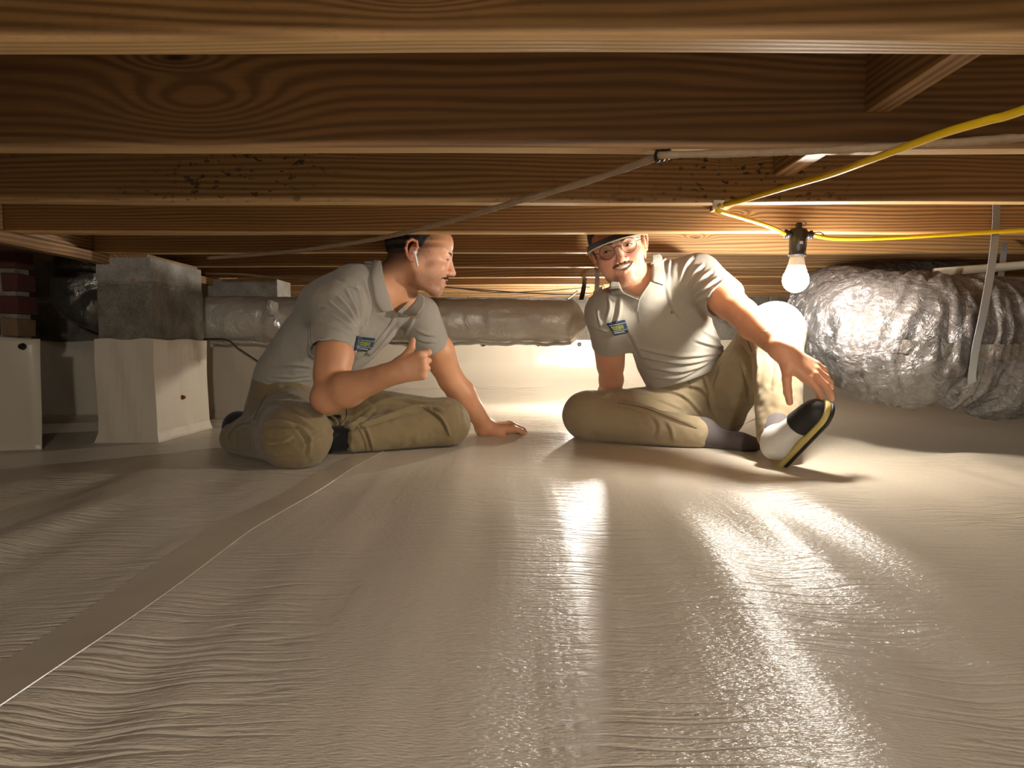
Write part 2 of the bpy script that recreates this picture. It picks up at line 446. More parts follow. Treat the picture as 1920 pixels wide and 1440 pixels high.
while xb < 3.2:
    box_obj('board', (xb, -1.45, JB + JD), (xb + 0.138, 4.6, JB + JD + 0.02), M['subfloor'], ce, 0.001); xb += 0.14

# ------------------------------------------------------------------ joists
JY = [0.742 + 0.4064 * (k - 1) for k in range(-4, 12)]       # far face of each joist
jl = {1: 'rough floor joist with a pale underside, next to the swirl knot joist',
      2: 'floor joist with a large swirled knot, the old brown cable tied to its underside',
      3: 'floor joist peppered with dark mould specks, yellow cord clipped to its underside',
      4: 'floor joist right above the lit work bulb, hiding both heads'}
def make_joist(k):
    yb = 0.742 + 0.4064 * (k - 1) + (0.021 if k == 1 else 0); x0, x1 = (-1.415, 3.1) if k >= 3 else (-3.3, 3.1)
    n = 40; V = []; Fc = []
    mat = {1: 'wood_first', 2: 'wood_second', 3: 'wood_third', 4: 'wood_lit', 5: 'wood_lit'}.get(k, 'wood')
    b = 0.003
    ring = [(0, b), (b, 0), (JT - b, 0), (JT, b), (JT, JD), (0, JD)]
    for i in range(n + 1):
        x = x0 + (x1 - x0) * i / n
        wob = 0.0016 * math.sin(x * 2.3 + k * 1.7) + 0.0010 * math.sin(x * 6.1 + k)
        wy = 0.002 * math.sin(x * 1.9 + k * 2.1)
        for (a, z) in ring: V.append((x, -JT + a + wy, z + wob))
    for i in range(n):
        for j in range(6):
            a = i * 6 + j; c = i * 6 + (j + 1) % 6; Fc.append((a, c, c + 6, a + 6))
    Fc.append((5, 4, 3, 2, 1, 0)); Fc.append(tuple(n * 6 + j for j in range(6)))
    # flip to outward
    o = mesh_obj('floor_joist', V, [tuple(reversed(f)) for f in Fc], M[mat]); o.data.materials.append(M['wood_edge_bounce'])
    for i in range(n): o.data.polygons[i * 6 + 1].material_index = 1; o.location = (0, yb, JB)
    if k in jl: tag(o, jl[k], 'joist', 'floor joists')
    elif k > 4: tag(o, {5: 'floor joist running just behind both heads', 6: 'dark floor joist carried by the far edge of the white wrapped pier', 7: 'floor joist right over the long trunk duct', 8: 'floor joist above the crosswise pier cap', 9: 'orange lit floor joist facing the hidden bulb'}.get(k, 'last floor joist before the back wall'), 'joist', 'floor joists')
    else: tag(o, 'brown floor joist overhead in front of the knotty ones', 'joist', 'floor joists')
    return o
for k in range(-3, 11): make_joist(k)

# ------------------------------------------------------------------ girder and its ledger, far left
g = empty('girder_beam', (-1.49, 2.6, JB)); tag(g, 'dark doubled wooden girder with a pale ledger strip, the joist ends butt against it', 'beam')
box_obj('beam_ply', (-1.492, 1.16, JB + 0.006), (-1.455, 4.5, JB + JD), M['wood_y'], g, 0.003)
box_obj('beam_ply', (-1.454, 1.16, JB + 0.006), (-1.417, 4.5, JB + JD), M['wood_y'], g, 0.003)
box_obj('ledger_strip', (-1.4165, 1.17, JB - 0.036), (-1.378, 4.48, JB - 0.003), M['wood_y'], g, 0.003)
for k in (3,):
    y0 = 0.742 + 0.4064 * (k - 1) + 0.002
    o = box_obj('blocking_board', (-1.65, y0, JB + 0.045), (-1.61, y0 + 0.4064 - JT - 0.004, JB + JD - 0.002), M['wood_y'], None, 0.002)
    tag(o, 'blocking board in the joist bay outside the girder', 'blocking', None)
# blocking row on the right
blk = {1: 'large blocking board with a pale underside between the two nearest joists', 2: 'blocking board between the swirl knot joist and the mould specked joist',
       3: 'small blocking board whose lit corner shows behind the yellow cord clip'}
for k in range(1, 4):
    y0 = 0.742 + 0.4064 * (k - 1) + 0.002; xo = 0.549 + 0.012 * (k % 3)
    y0 += 0.021 if k == 1 else 0; o = box_obj('blocking_board', (xo, y0, JB + 0.055), (xo + 0.040, y0 + 0.4064 - JT - 0.004 - (0.021 if k == 1 else 0), JB + JD - 0.002), M['wood_y'], None, 0.002)
    tag(o, blk.get(k, 'blocking board up in the joist bays beyond the work bulb'), 'blocking', 'blocking boards between joists')

# ------------------------------------------------------------------ piers
def wrap_prism(name, x0, x1, y0, y1, ztop, parent, flare=0.03, label=None, zb=-0.02):
    """plastic sheet wrapped round a pier: slight bulges, flared at the foot"""
    bm = bmesh.new(); rows = 14; rings = []
    per = []
    nseg = 10
    for (ax, ay, bx, by) in ((x0, y0, x1, y0), (x1, y0, x1, y1), (x1, y1, x0, y1), (x0, y1, x0, y0)):
        for i in range(nseg): t = i / nseg; per.append((ax + (bx - ax) * t, ay + (by - ay) * t))
    cx, cy = (x0 + x1) / 2, (y0 + y1) / 2
    for r in range(rows + 1):
        t = r / rows; z = zb + (ztop - zb) * t
        off = 0.008 + flare * max(0, 1 - t * 6) ** 2
        ring = []
        for i, (x, y) in enumerate(per):
            d = Vector((x - cx, y - cy, 0)); 
            ox = off * (1 if x > cx else -1) * (abs(x - cx) > (x1 - x0) / 2 - 1e-4)
            oy = off * (1 if y > cy else -1) * (abs(y - cy) > (y1 - y0) / 2 - 1e-4)
            wv = 0.002 * math.sin(i * 1.3 + r * 0.4) 
            zz = z + (0.003 * math.sin(i * 0.9) if r == rows else 0)
            ring.append(bm.verts.new((x + ox + wv, y + oy + wv, zz)))
        rings.append(ring)
    n = len(per)
    for r in range(rows):
        for i in range(n): bm.faces.new((rings[r][i], rings[r][(i + 1) % n], rings[r + 1][(i + 1) % n], rings[r + 1][i]))
    o = bm_obj(name, bm, M['liner'], parent)
    if label: tag(o, label)
    return o
# first pier: solid cap, full block, wrapped foot
p1 = empty('block_pier', (-1.33, 2.54, 0)); tag(p1, 'concrete block pier wrapped in bright white plastic to half height, right under the girder', 'pier', 'block piers')
box_obj('cap_block', (-1.425, 2.355, 0.552), (-1.238, 2.742, JB - 0.012), M['block_pale'], p1, 0.004, 0.001)
box_obj('block', (-1.422, 2.352, 0.352), (-1.235, 2.742, 0.546), M['block'], p1, 0.004)
box_obj('block', (-1.422, 2.352, 0.152), (-1.235, 2.742, 0.346), M['block'], p1, 0.004)
box_obj('block', (-1.422, 2.352, -0.045), (-1.235, 2.742, 0.146), M['block'], p1, 0.004)
bm = bmesh.new()
for z in (0.549, 0.349, 0.149): box(bm, (-1.420, 2.354, z - 0.007), (-1.237, 2.740, z + 0.007), 0.002, 0.0015)
bm_obj('mortar', bm, M['mortar'], p1)
bm = bmesh.new()                                       # mortar squeezed out at the top joint
for i in range(26):
    t = random.random(); s = random.uniform(0.004, 0.009)
    q = (-1.422 + 0.187 * t, 2.352, 0.547) if i % 2 else (-1.235, 2.352 + 0.39 * t, 0.547)
    bmesh.ops.create_icosphere(bm, subdivisions=1, radius=s, matrix=Matrix.Translation((q[0], q[1], q[2] - random.uniform(0, .008))) @ Matrix.Diagonal((1.6, 1.6, 0.8, 1)))
bm_obj('mortar_squeeze', bm, M['mortar'], p1)['kind'] = 'stuff'
wrap_prism('liner_wrap', -1.422, -1.235, 2.352, 2.742, 0.356, p1, 0.02, 'white plastic wrap')
box_obj('shim', (-1.40, 2.36, JB - 0.012), (-1.25, 2.735, JB - 0.001), M['wood_y'], p1, 0.001)
bm = bmesh.new(); q = P(344, 745, 2.53)
bmesh.ops.create_cone(bm, cap_ends=True, segments=12, radius1=0.011, radius2=0.005, depth=0.016, matrix=Matrix.Translation((-1.222, q.y, q.z)) @ Matrix.Rotation(math.pi / 2, 4, 'Y'))
o = bm_obj('liner_plug', bm, M['screw'], p1); tag(o, 'rust brown plug')
# second pier, turned crosswise, behind the duct
p2 = empty('block_pier', (-1.28, 3.27, 0)); tag(p2, 'concrete block pier turned crosswise behind the silver duct, only its cap and lower wrap showing', 'pier', 'block piers')
box_obj('cap_block', (-1.475, 3.17, 0.548), (-1.083, 3.362, JB - 0.006), M['block_pale'], p2, 0.004)
for z0, z1 in ((0.348, 0.542), (0.148, 0.342), (-0.05, 0.142)): box_obj('block', (-1.475, 3.17, z0), (-1.083, 3.362, z1), M['block'], p2, 0.004)
bm = bmesh.new()
for z in (0.545, 0.345, 0.145): box(bm, (-1.473, 3.172, z - 0.006), (-1.085, 3.360, z + 0.006))
bm_obj('mortar', bm, M['mortar'], p2)
wrap_prism('liner_wrap', -1.475, -1.083, 3.17, 3.362, 0.356, p2, 0.03, 'white plastic wrap')
# third pier far left in the dark
p3 = empty('block_pier', (-2.15, 3.4, 0)); tag(p3, 'dark block pier in shadow behind the brick pier, grey plastic round its foot', 'pier', 'block piers')
for z0, z1 in ((0.548, 0.642), (0.348, 0.542), (0.148, 0.342), (-0.05, 0.142)): box_obj('block', (-2.36, 3.32, z0), (-1.965, 3.51, z1), M['block'], p3, 0.004)
bm = bmesh.new()
for z in (0.545, 0.345, 0.145): box(bm, (-2.358, 3.322, z - 0.006), (-1.967, 3.508, z + 0.006))
bm_obj('mortar', bm, M['mortar'], p3)
wrap_prism('liner_wrap', -2.36, -1.965, 3.32, 3.51, 0.356, p3, 0.03, 'grey-looking plastic wrap')
# brick pier at the far left
p4 = empty('brick_pier', (-1.83, 2.45, 0)); tag(p4, 'old red brick pier with crumbling mortar, draped with plastic held by a black plug', 'pier')
z = -0.02; r = 0
while z < 0.63:
    xx = -2.03
    offs = [0.0, 0.205] if r % 2 == 0 else [-0.10, 0.105, 0.31]
    for i, a in enumerate(offs):
        xa, xb_ = max(-2.03, -2.03 + a), min(-1.66, -2.03 + a + 0.195)
        if xb_ - xa < 0.04: continue
        mat = M['brick_tan'] if (r * 3 + i) % 5 == 2 else M['brick']
        j = random.uniform(-0.006, 0.006)
        box_obj('brick', (xa + 0.006, 2.30 + j, z + 0.006), (xb_, 2.395 + j, z + 0.066), mat, p4, 0.005, 0.003)
    z += 0.076; r += 1
box_obj('mortar', (-2.02, 2.318, -0.03), (-1.675, 2.385, 0.635), M['mortar'], p4, 0.002, 0.0)
bm = bmesh.new(); grid = {}
for i in range(15):
    for j in range(16):
        u = i / 14; t = j / 15
        xl = -2.10; xr = -1.595 + 0.075 * (1 - t) ** 1.6
        x = xl + (xr - xl) * u
        y = 2.283 - 0.10 * (1 - t) ** 2.2 + 0.006 * math.sin(i * 1.1 + t * 4) + (0.02 * max(0, u - .8) * 5 * (0.3 + t))
        zz = 0.36 * t + 0.004 * math.sin(i * 0.8) * t - 0.004 * (1 - t)
        grid[i, j] = bm.verts.new((x, y, zz))
for i in range(14):
    for j in range(15): bm.faces.new((grid[i, j], grid[i + 1, j], grid[i + 1, j + 1], grid[i, j + 1]))
o = bm_obj('liner_wrap', bm, M['liner'], p4, True); tag(o, 'loose plastic drape')
m_ = o.modifiers.new('t', 'SOLIDIFY'); m_.thickness = 0.0015
bm = bmesh.new(); q = P(38, 648, 2.27)
bmesh.ops.create_cone(bm, cap_ends=True, segments=12, radius1=0.012, radius2=0.008, depth=0.012, matrix=Matrix.Translation((q.x, 2.275, q.z - 0.003)) @ Matrix.Rotation(math.pi / 2, 4, 'X'))
o = bm_obj('liner_plug', bm, M['wire'], p4); tag(o, 'black plug')

# ================================================================== ducts
def ring_noise(seed, n=400):
    r = np.random.RandomState(seed).rand(n) * 2 - 1
    return lambda t: float(np.interp((t * (n - 1)) % (n - 1), np.arange(n), r))
def nz3(p, s, seed=0): return float(vnoise(np.array([[p[0], p[1], p[2]]]), s, seed)[0])

def np_tube(name, path, rad, seg, mat, parent, disp):
    """denser tube whose surface is displaced along the normal by disp(V(n,3), tfrac(n), angle(n), radial(n,3))->metres"""
    V, Fc = tube(path, rad, seg, None, True)
    V = np.array([tuple(v) for v in V]); n = len(path)
    C = np.repeat(np.array([tuple(p) for p in path]), seg, 0)
    R = V - C; L = np.linalg.norm(R, axis=1, keepdims=True); R = R / np.maximum(L, 1e-6)
    tf_ = np.repeat(np.arange(n) / (n - 1), seg); an = np.tile(np.arange(seg) * 2 * np.pi / seg, n)
    V = V + R * disp(V, tf_, an, R)[:, None]
    o = mesh_obj(name, V, Fc, mat, None, True); set_parent_keep(o, parent); return o

# long insulated trunk duct under the far joists
d1 = empty('trunk_duct', (-0.9, 3.0, 0.35)); tag(d1, 'long dusty silver insulated duct running behind both men', 'duct', 'air ducts')
pth = [P(345, 597, 3.0), P(520, 598, 3.0), P(800, 601, 3.0), P(1000, 603, 3.0), P(1060, 603, 3.0), P(1101, 603, 3.0)]
path = resample(catmull(pth, 12), 0.016)
def disp1(V, t, a, R):
    d = 0.004 * vnoise(V, 9, 4) + 0.0035 * vnoise(V * np.array([1, 1.6, 1.6]), 26, 5) + 0.0018 * vnoise(V, 60, 6)
    px = 960 + F_PX * V[:, 0] / 3.0
    for c in (505, 905, 1060): d = d - 0.005 * np.exp(-((px - c - 6 * np.sin(a * 2)) / 5.0) ** 2) + 0.003 * np.exp(-((px - c - 11) / 5.0) ** 2)
    d = d + 0.012 * np.exp(-((px - 1094) / 12) ** 2) * vnoise(V, 45, 9)
    return d
np_tube('duct_jacket', path, [0.096 if i < len(path) - 4 else 0.096 - 0.012 * (i - len(path) + 5) ** 1.3 for i in range(len(path))], 56, M['foil_dusty'], d1, disp1)
# flat flange of jacket along the bottom
V = []; Fc = []
for i, x in enumerate(np.linspace(-1.3, 0.255, 90)):
    q = P(960 + x * F_PX / 3.0, 640.5 + 3.5 * (x + 1.3) / 1.6, 2.985); wv = 0.003 * math.sin(x * 31) + 0.002 * math.sin(x * 77)
    V += [(x, 2.955, q.z + 0.004 + wv), (x, 2.945, q.z - 0.006 + wv), (x, 2.975, q.z - 0.010 + wv)]
    if i: a = (i - 1) * 3; Fc += [(a, a + 1, a + 4, a + 3), (a + 1, a + 2, a + 5, a + 4)]
o = mesh_obj('jacket_seam', V, Fc, M['foil_dusty'], None, True); set_parent_keep(o, d1)
# torn flaps of foil
def flap(px, py, w_, h_, par, seed):
    rs = np.random.RandomState(seed); V = []; Fc = []; n = 6
    for i in range(n):
        for j in range(n):
            q = P(px + (i / (n - 1) - 0.5) * w_ + rs.randn() * 1.2, py + (j / (n - 1) - 0.5) * h_ + rs.randn() * 1.2 + (i - 2.5) * 1.5, 2.90 - 0.012 * math.sin(i * 1.1) - rs.rand() * 0.010)
            V.append(tuple(q))
    for i in range(n - 1):
        for j in range(n - 1): a = i * n + j; Fc.append((a, a + 1, a + n + 1, a + n))
    o = mesh_obj('torn_foil', V, Fc, M['foil_torn'], None, False); set_parent_keep(o, par)
    s = o.modifiers.new('t', 'SOLIDIFY'); s.thickness = 0.001
flap(512, 578, 20, 26, d1, 1); flap(519, 600, 9, 26, d1, 2); flap(814, 588, 20, 30, d1, 3)
# straps that hang the trunk duct
for px, yy, mt, lab in ((1090, 2.905, 'black_metal', 'dark hanger strap at the end of the trunk duct'), (1117, 2.93, 'galv', 'grey hanger strap just behind the capped man'), ):
    V = []; Fc = []
    top = P(px, 500 if px > 1100 else 520, 3.12 if px > 1100 else 3.5); bot = P(px, 562 if px < 1100 else 575, 2.88)
    for i in range(7):
        t = i / 6; c = top.lerp(bot, t); c.y = top.y + (2.885 - top.y) * t ** 0.5
        V += [(c.x - 0.010, c.y, c.z), (c.x + 0.010, c.y, c.z), (c.x + 0.010, c.y + 0.0015, c.z), (c.x - 0.010, c.y + 0.0015, c.z)]
        if i:
            b = (i - 1) * 4
            for j in range(4): Fc.append((b + j, b + (j + 1) % 4, b + 4 + (j + 1) % 4, b + 4 + j))
    o = mesh_obj('hanger_strap', V, Fc, M[mt]); tag(o, lab, 'strap', 'duct hanger straps')

# big flexible duct, right
d2 = empty('flexible_duct', (1.5, 2.05, 0.15)); tag(d2, 'fat crinkled silver flexible duct sagging from its strap beside the work bulb', 'duct', 'air ducts')
pth = [Vector(q) for q in ((2.7, 1.98, .33), (2.1, 1.99, .335), (1.75, 2.02, .325), (1.52, 2.04, .325), (1.36, 2.06, .342), (1.23, 2.09, .352), (1.145, 2.17, .375), (1.115, 2.29, .415), (1.145, 2.42, .455), (1.24, 2.53, .485), (1.42, 2.58, .50), (1.7, 2.60, .50))]
path = resample(catmull(pth, 14), 0.0065)
rad = []
for p in path:
    s = p.x
    r = 0.198
    if p.y > 2.12: r = 0.198 - 0.05 * min(1, (p.y - 2.12) / 0.35)
    elif s > 1.4: r = 0.20
    rad.append(r)
def disp2(V, t, a, R):
    low = np.clip(-R[:, 2], 0, 1)
    wob = 2.2 * vnoise(V, 7, 27)
    ring = 1 - 2.6 * np.abs(vnoise(np.stack([t * 95 + wob, a * 0.9, 0 * a], 1), 1.0, 21))          # ring creases of the spiral liner
    ring2 = 1 - 2.4 * np.abs(vnoise(np.stack([t * 230 + wob * 1.5, a * 1.8, 0 * a], 1), 1.0, 22))
    amp = 0.35 + 0.9 * np.exp(-((t - 0.62) / 0.17) ** 2)
    d = 0.0060 * amp * ring + 0.0036 * (0.4 + amp) * ring2 + 0.005 * vnoise(V, 10, 23) + 0.0022 * vnoise(V * np.array([1.6, 1, .8]), 42, 24)
    # pinched by the strap
    xs_ = V[:, 0]; ps = 1.292 + 0.12 * (V[:, 2] - 0.35)
    near = (V[:, 1] < 2.3)
    pin = np.exp(-((xs_ - ps) / 0.022) ** 2) * near
    d = d - pin * (0.012 + 0.05 * low ** 1.5)
    pin2 = np.exp(-((xs_ - ps - 0.085) / 0.03) ** 2) * near
    d = d - pin2 * (0.002 + 0.020 * low)
    d = d + 0.014 * np.exp(-((xs_ - ps - 0.16) / 0.05) ** 2) * low * near
    d = d + 0.012 * np.exp(-((xs_ - ps + 0.15) / 0.09) ** 2) * low * near
    return d
np_tube('duct_jacket', path, rad, 170, M['foil'], d2, disp2)
# lengthwise seam tape on the near side
V = []; Fc = []; sel = [p for p in path if p.y < 2.13 and p.x < 2.3]
for i, p in enumerate(sel):
    for k, an in enumerate((-0.10, 0.0, 0.10)):
        aa = -0.11 + an + 0.05 * math.sin(p.x * 9); dr = Vector((0, -math.cos(aa), math.sin(aa)))
        if p.x < 1.23: dr = Vector((-(1.23 - p.x) * 9, -1, math.sin(aa))).normalized()
        rr = 0.213 + 0.003 * math.sin(i * 2.1 + k) - 0.018 * math.exp(-((p.x - 1.28) / 0.03) ** 2)
        V.append(tuple(p + dr * rr))
    if i:
        b = (i - 1) * 3; Fc += [(b, b + 1, b + 4, b + 3), (b + 1, b + 2, b + 5, b + 4)]
o = mesh_obj('seam_tape', V, Fc, M['foil_tape'], None, True); set_parent_keep(o, d2); tag(o, 'dull grey seam tape')
# strap
def strap(pts, wid, mat, label):
    V = []; Fc = []; pts = catmull(pts, 10); n = len(pts)
    for i, p in enumerate(pts):
        t = (pts[min(i + 1, n - 1)] - pts[max(i - 1, 0)]).normalized()
        sd = Vector((1, 0, 0)) - t * t.x; sd.normalize(); nn = t.cross(sd)
        for a, b in ((-1, 0), (1, 0), (1, 1), (-1, 1)): V.append(tuple(p + sd * wid * a + nn * 0.0012 * b))
        if i:
            b = (i - 1) * 4
            for j in range(4): Fc.append((b + j, b + (j + 1) % 4, b + 4 + (j + 1) % 4, b + 4 + j))
    Fc.append((0, 1, 2, 3)); Fc.append((4 * n - 1, 4 * n - 2, 4 * n - 3, 4 * n - 4))
    o = mesh_obj('hanger_strap', V, Fc, M[mat]); tag(o, label, 'strap', 'duct hanger straps'); return o
strap([P(1868, 360, 1.912), P(1867, 425, 1.906), P(1858, 505, 1.875), P(1843, 590, 1.845), P(1830, 650, 1.86), P(1822, 705, 1.90), P(1826, 725, 1.96), P(1832, 726, 2.05), P(1834, 690, 2.2)], 0.0105, 'galv', 'grey perforated metal strap slung round the fat flexible duct')
strap([P(1884, 455, 2.30), P(1880, 490, 2.24), P(1876, 520, 2.18)], 0.009, 'galv', 'short metal strap end behind the yellow cord, over the fat duct')
# dusty white pipe
tube_obj('plastic_pipe', [P(1752, 511, 2.20), P(1830, 505, 2.2), P(1920, 497, 2.2), P(2080, 484, 2.2)], 0.0135, M['pvc'], None, 16)
tag(bpy.context.scene.collection.objects[-1], 'white plastic pipe lying on top of the fat flexible duct', 'pipe')
# small foil duct in the dark, left
d3 = empty('flexible_duct', (-1.75, 2.85, 0.45)); tag(d3, 'crumpled dark foil duct end hanging between the brick pier and the white wrapped pier', 'duct', 'air ducts')
pth = [Vector((-1.585, 3.06, JB + 0.10)), Vector((-1.62, 3.04, JB + 0.02)), P(165, 505, 2.95), P(152, 545, 2.9), P(170, 572, 2.9), P(200, 588, 2.88)]
path = resample(catmull(pth, 10), 0.014)
def disp3(V, t, a, R): return 0.010 * vnoise(V, 16, 31) + 0.006 * vnoise(V, 38, 32)
np_tube('duct_jacket', path, [0.085 + 0.03 * math.sin(i / len(path) * 3.1) for i in range(len(path))], 40, M['foil_dark'], d3, disp3)

# ================================================================== lamps on the yellow cord
def lathe(prof, seg=24):
    V = []; Fc = []
    for (r, z) in prof:
        for j in range(seg): a = 2 * math.pi * j / seg; V.append((r * math.cos(a), r * math.sin(a), z))
    for i in range(len(prof) - 1):
        for j in range(seg):
            a = i * seg + j; b = i * seg + (j + 1) % seg; Fc.append((a, b, b + seg, a + seg))
    Fc.append(tuple(range(seg - 1, -1, -1))); Fc.append(tuple(range((len(prof) - 1) * seg, len(prof) * seg)))
    return V, Fc
def work_light(top, label, strength=None, rot=0.0, parent=None):
    """socket with its hook, collar and a frosted bulb; top = where the cord enters"""
    t = empty('work_light', top); t.rotation_euler = (0, 0.04, rot); t.scale = (1.1, 1.1, 1.1)
    tag(t, label, 'lamp', 'bulbs on the yellow cord')
    V, Fc = lathe([(0.010, 0.016), (0.0195, 0.013), (0.021, 0.008), (0.021, -0.030), (0.0200, -0.040), (0.0200, -0.046), (0.0215, -0.048), (0.0215, -0.053), (0.018, -0.054)])
    s = mesh_obj('socket', V, [tuple(reversed(f)) for f in Fc], M['socket'], t, True)
    for sx in (-1, 1):
        bm = bmesh.new()
        bmesh.ops.create_cone(bm, cap_ends=True, segments=14, radius1=0.010, radius2=0.0085, depth=0.018, matrix=Matrix.Translation((sx * 0.026, 0, 0)) @ Matrix.Rotation(sx * math.pi / 2, 4, 'Y'))
        bmesh.ops.create_cone(bm, cap_ends=True, segments=14, radius1=0.0118, radius2=0.0118, depth=0.004, matrix=Matrix.Translation((sx * 0.031, 0, 0)) @ Matrix.Rotation(math.pi / 2, 4, 'Y'))
        bm_ = bm_obj('cord_gland', bm, M['socket'], None, True); bm_.parent = s
    box_o = box_obj('rating_mark', (-0.004, -0.0218, -0.026), (0.004, -0.0206, -0.019), M['galv'], None, 0.0); box_o.parent = s
    hp = [Vector((0, 0, 0.014)), Vector((0, 0, 0.026)), Vector((0.010, 0, 0.034)), Vector((0.016, 0, 0.028)), Vector((0.012, 0, 0.022))]
    V, Fc = tube(catmull(hp, 5), 0.0022, 8); h = mesh_obj('hook', V, Fc, M['galv'], t, True)
    bm = bmesh.new(); box(bm, (-0.007, -0.005, 0.012), (0.007, 0.005, 0.030), 0.003); h2 = bm_obj('hook_block', bm, M['socket']); h2.parent = t
    V, Fc = lathe([(0.0165, -0.052), (0.0175, -0.060), (0.0205, -0.075), (0.0245, -0.088)]); c = mesh_obj('bulb_collar', V, [tuple(reversed(f)) for f in Fc], M['white_plastic'], t, True)
    pr = [(0.0245, -0.0885)] + [(0.0315 * math.sin(a), -0.112 - 0.0315 * math.cos(a)) for a in np.linspace(math.radians(128), math.radians(4), 9)]
    V, Fc = lathe(pr, 18)
    mat = M['glow']
    if strength:
        mat = M['glow'].copy(); mat.node_tree.nodes['Principled BSDF'].inputs['Emission Strength'].default_value = strength
    b = mesh_obj('bulb', V, [tuple(reversed(f)) for f in Fc], mat, t, True); tag(b, 'glowing frosted bulb')
    return t
LAMP = P(1497, 440, 1.89)
work_light(LAMP, 'lit frosted bulb in a black socket hanging from the yellow cord beside the fat duct')
LAMP2 = Vector((0.46, 3.567, JB - 0.041))
work_light(LAMP2, 'lit bulb hidden behind the capped man, past the end of the trunk duct', BULB_STRENGTH * 2.1)
FILL_LAMP = Vector((0.25, -1.15, JB + 0.092))  # extra bulb out of view, added as fill light from behind the camera
work_light(FILL_LAMP, 'added unseen fill bulb up in the joist bay by the near foundation wall', BULB_STRENGTH * 3.2)

cord = empty('power_cord', (0.46, 1.5, JB)); tag(cord, 'bright yellow power cord strung under the joists and feeding the work bulb', 'cord')
pts = [FILL_LAMP + Vector((-0.02, 0.03, 0.0)), Vector((0.32, -1.0, JB - 0.01)), Vector((0.55, -0.35, JB - 0.02)), Vector((0.68, 0.2, JB - 0.03)), Vector((0.66, 0.55, JB - 0.03)), P(1935, 200, 0.84), P(1850, 226, 0.90), P(1765, 251, 0.965), P(1640, 297, 1.10), P(1560, 326, 1.22), P(1480, 349, 1.33), P(1400, 373, 1.45), P(1352, 385, 1.515)]
tube_obj('cord_run', resample(catmull(pts, 10), 0.012), 0.0058, M['yellow'], cord, 12)
pts = [P(1352, 385, 1.515), P(1344, 391, 1.525), P(1352, 397, 1.535), P(1390, 408, 1.63), P(1440, 424, 1.77), LAMP + Vector((-0.036, 0, 0.001))]
tube_obj('cord_run', resample(catmull(pts, 10), 0.006), 0.0056, M['yellow'], cord, 12)
pts = [LAMP + Vector((0.037, 0, 0)), P(1560, 447, 1.89), P(1640, 447, 1.885), P(1760, 441, 1.875), P(1880, 434, 1.865), P(1960, 430, 1.86), P(2150, 424, 1.86)]
tube_obj('cord_run', resample(catmull(pts, 10), 0.012), 0.0056, M['yellow'], cord, 12)
bm = bmesh.new(); q = P(1347, 388, 1.522); box(bm, (q.x - 0.012, q.y - 0.006, q.z - 0.004), (q.x + 0.012, q.y + 0.008, JB + 0.004), 0.002); o = bm_obj('cord_clip', bm, M['white_plastic'], cord)
# black slack loop by the socket gland
tube_obj('cord_tie', catmull([LAMP + Vector((0.036, -0.002, 0.004)), LAMP + Vector((0.06, 0, 0.006)), LAMP + Vector((0.075, 0.003, -0.004))], 6), 0.0015, M['wire'], cord, 8)

# old brown cable stapled below the joists
cb_ = empty('old_cable', (0.25, 1.13, JB)); tag(cb_, 'dirty brown cable slung diagonally under the joists, tied at the knotty joist', 'cable')
pts = [P(2200, 240, 0.93), P(1920, 258, 1.0), P(1760, 269, 1.045), P(1600, 279, 1.075), P(1420, 286, 1.095), P(1250, 291, 1.11), P(1225, 297, 1.135), P(1100, 340, 1.29), P(925, 391, 1.515), P(830, 418, 1.68), P(700, 449, 1.93), P(560, 470, 2.14), P(430, 481, 2.30), P(386, 484, 2.335)]
def dispc(i, a, p): return 1.0 + 0.18 * nz3(p * 60, 1.0, 3)
tube_obj('cable_run', resample(catmull(pts, 12), 0.008), 0.0062, M['cable'], cb_, 10, dispc)
q = P(1243, 292, 1.118)
bm = bmesh.new()
for i in range(3): bmesh.ops.create_uvsphere(bm, u_segments=10, v_segments=6, radius=0.010, matrix=Matrix.Translation(q + Vector((0.008 * (i - 1), 0.002, 0.002 * i))) @ Matrix.Diagonal((0.6, 1.1, 1.1, 1)))
bm_obj('tie_knot', bm, M['wire'], cb_, True)
# thin wires in the far bays
def wire(pts, r, label, mat='wire'):
    o = tube_obj('wire', resample(catmull(pts, 8), 0.02), r, M[mat], None, 8); tag(o, label, 'wire', 'loose wires'); return o
wire([P(826, 538, 3.45), P(900, 543, 3.5), P(980, 549, 3.5), P(1060, 552, 3.5), P(1110, 551, 3.5)], 0.0028, 'thin black wire sagging between the two men above the trunk duct')
wire([P(820, 536, 3.5), P(930, 548, 3.55), P(1010, 546, 3.6), P(1080, 541, 3.6), P(1110, 538, 3.6)], 0.0028, 'thin black wire crossing the sagging one above the trunk duct')
wire([P(1062, 562, 3.35), P(1075, 552, 3.4), P(1088, 540, 3.4)], 0.003, 'short stub of black wire by the dark strap')
wire([P(380, 636, 2.92), P(425, 637, 2.92), P(445, 652, 2.95), P(480, 675, 3.0), P(506, 694, 3.05), P(540, 720, 3.1)], 0.0035, 'black wire drooping from the duct across the white wrap behind the bearded man')
wire([P(560, 524, 3.16), P(600, 524.5, 3.16), P(660, 526, 3.16), P(720, 524, 3.16)], 0.004, 'pale wire lying along the far joists behind the bearded man', 'cable')
wire([P(385, 512, 3.0), P(450, 514, 3.0), P(520, 520, 3.05), P(640, 522, 3.1)], 0.005, 'brown cable resting above the crosswise pier', 'cable')

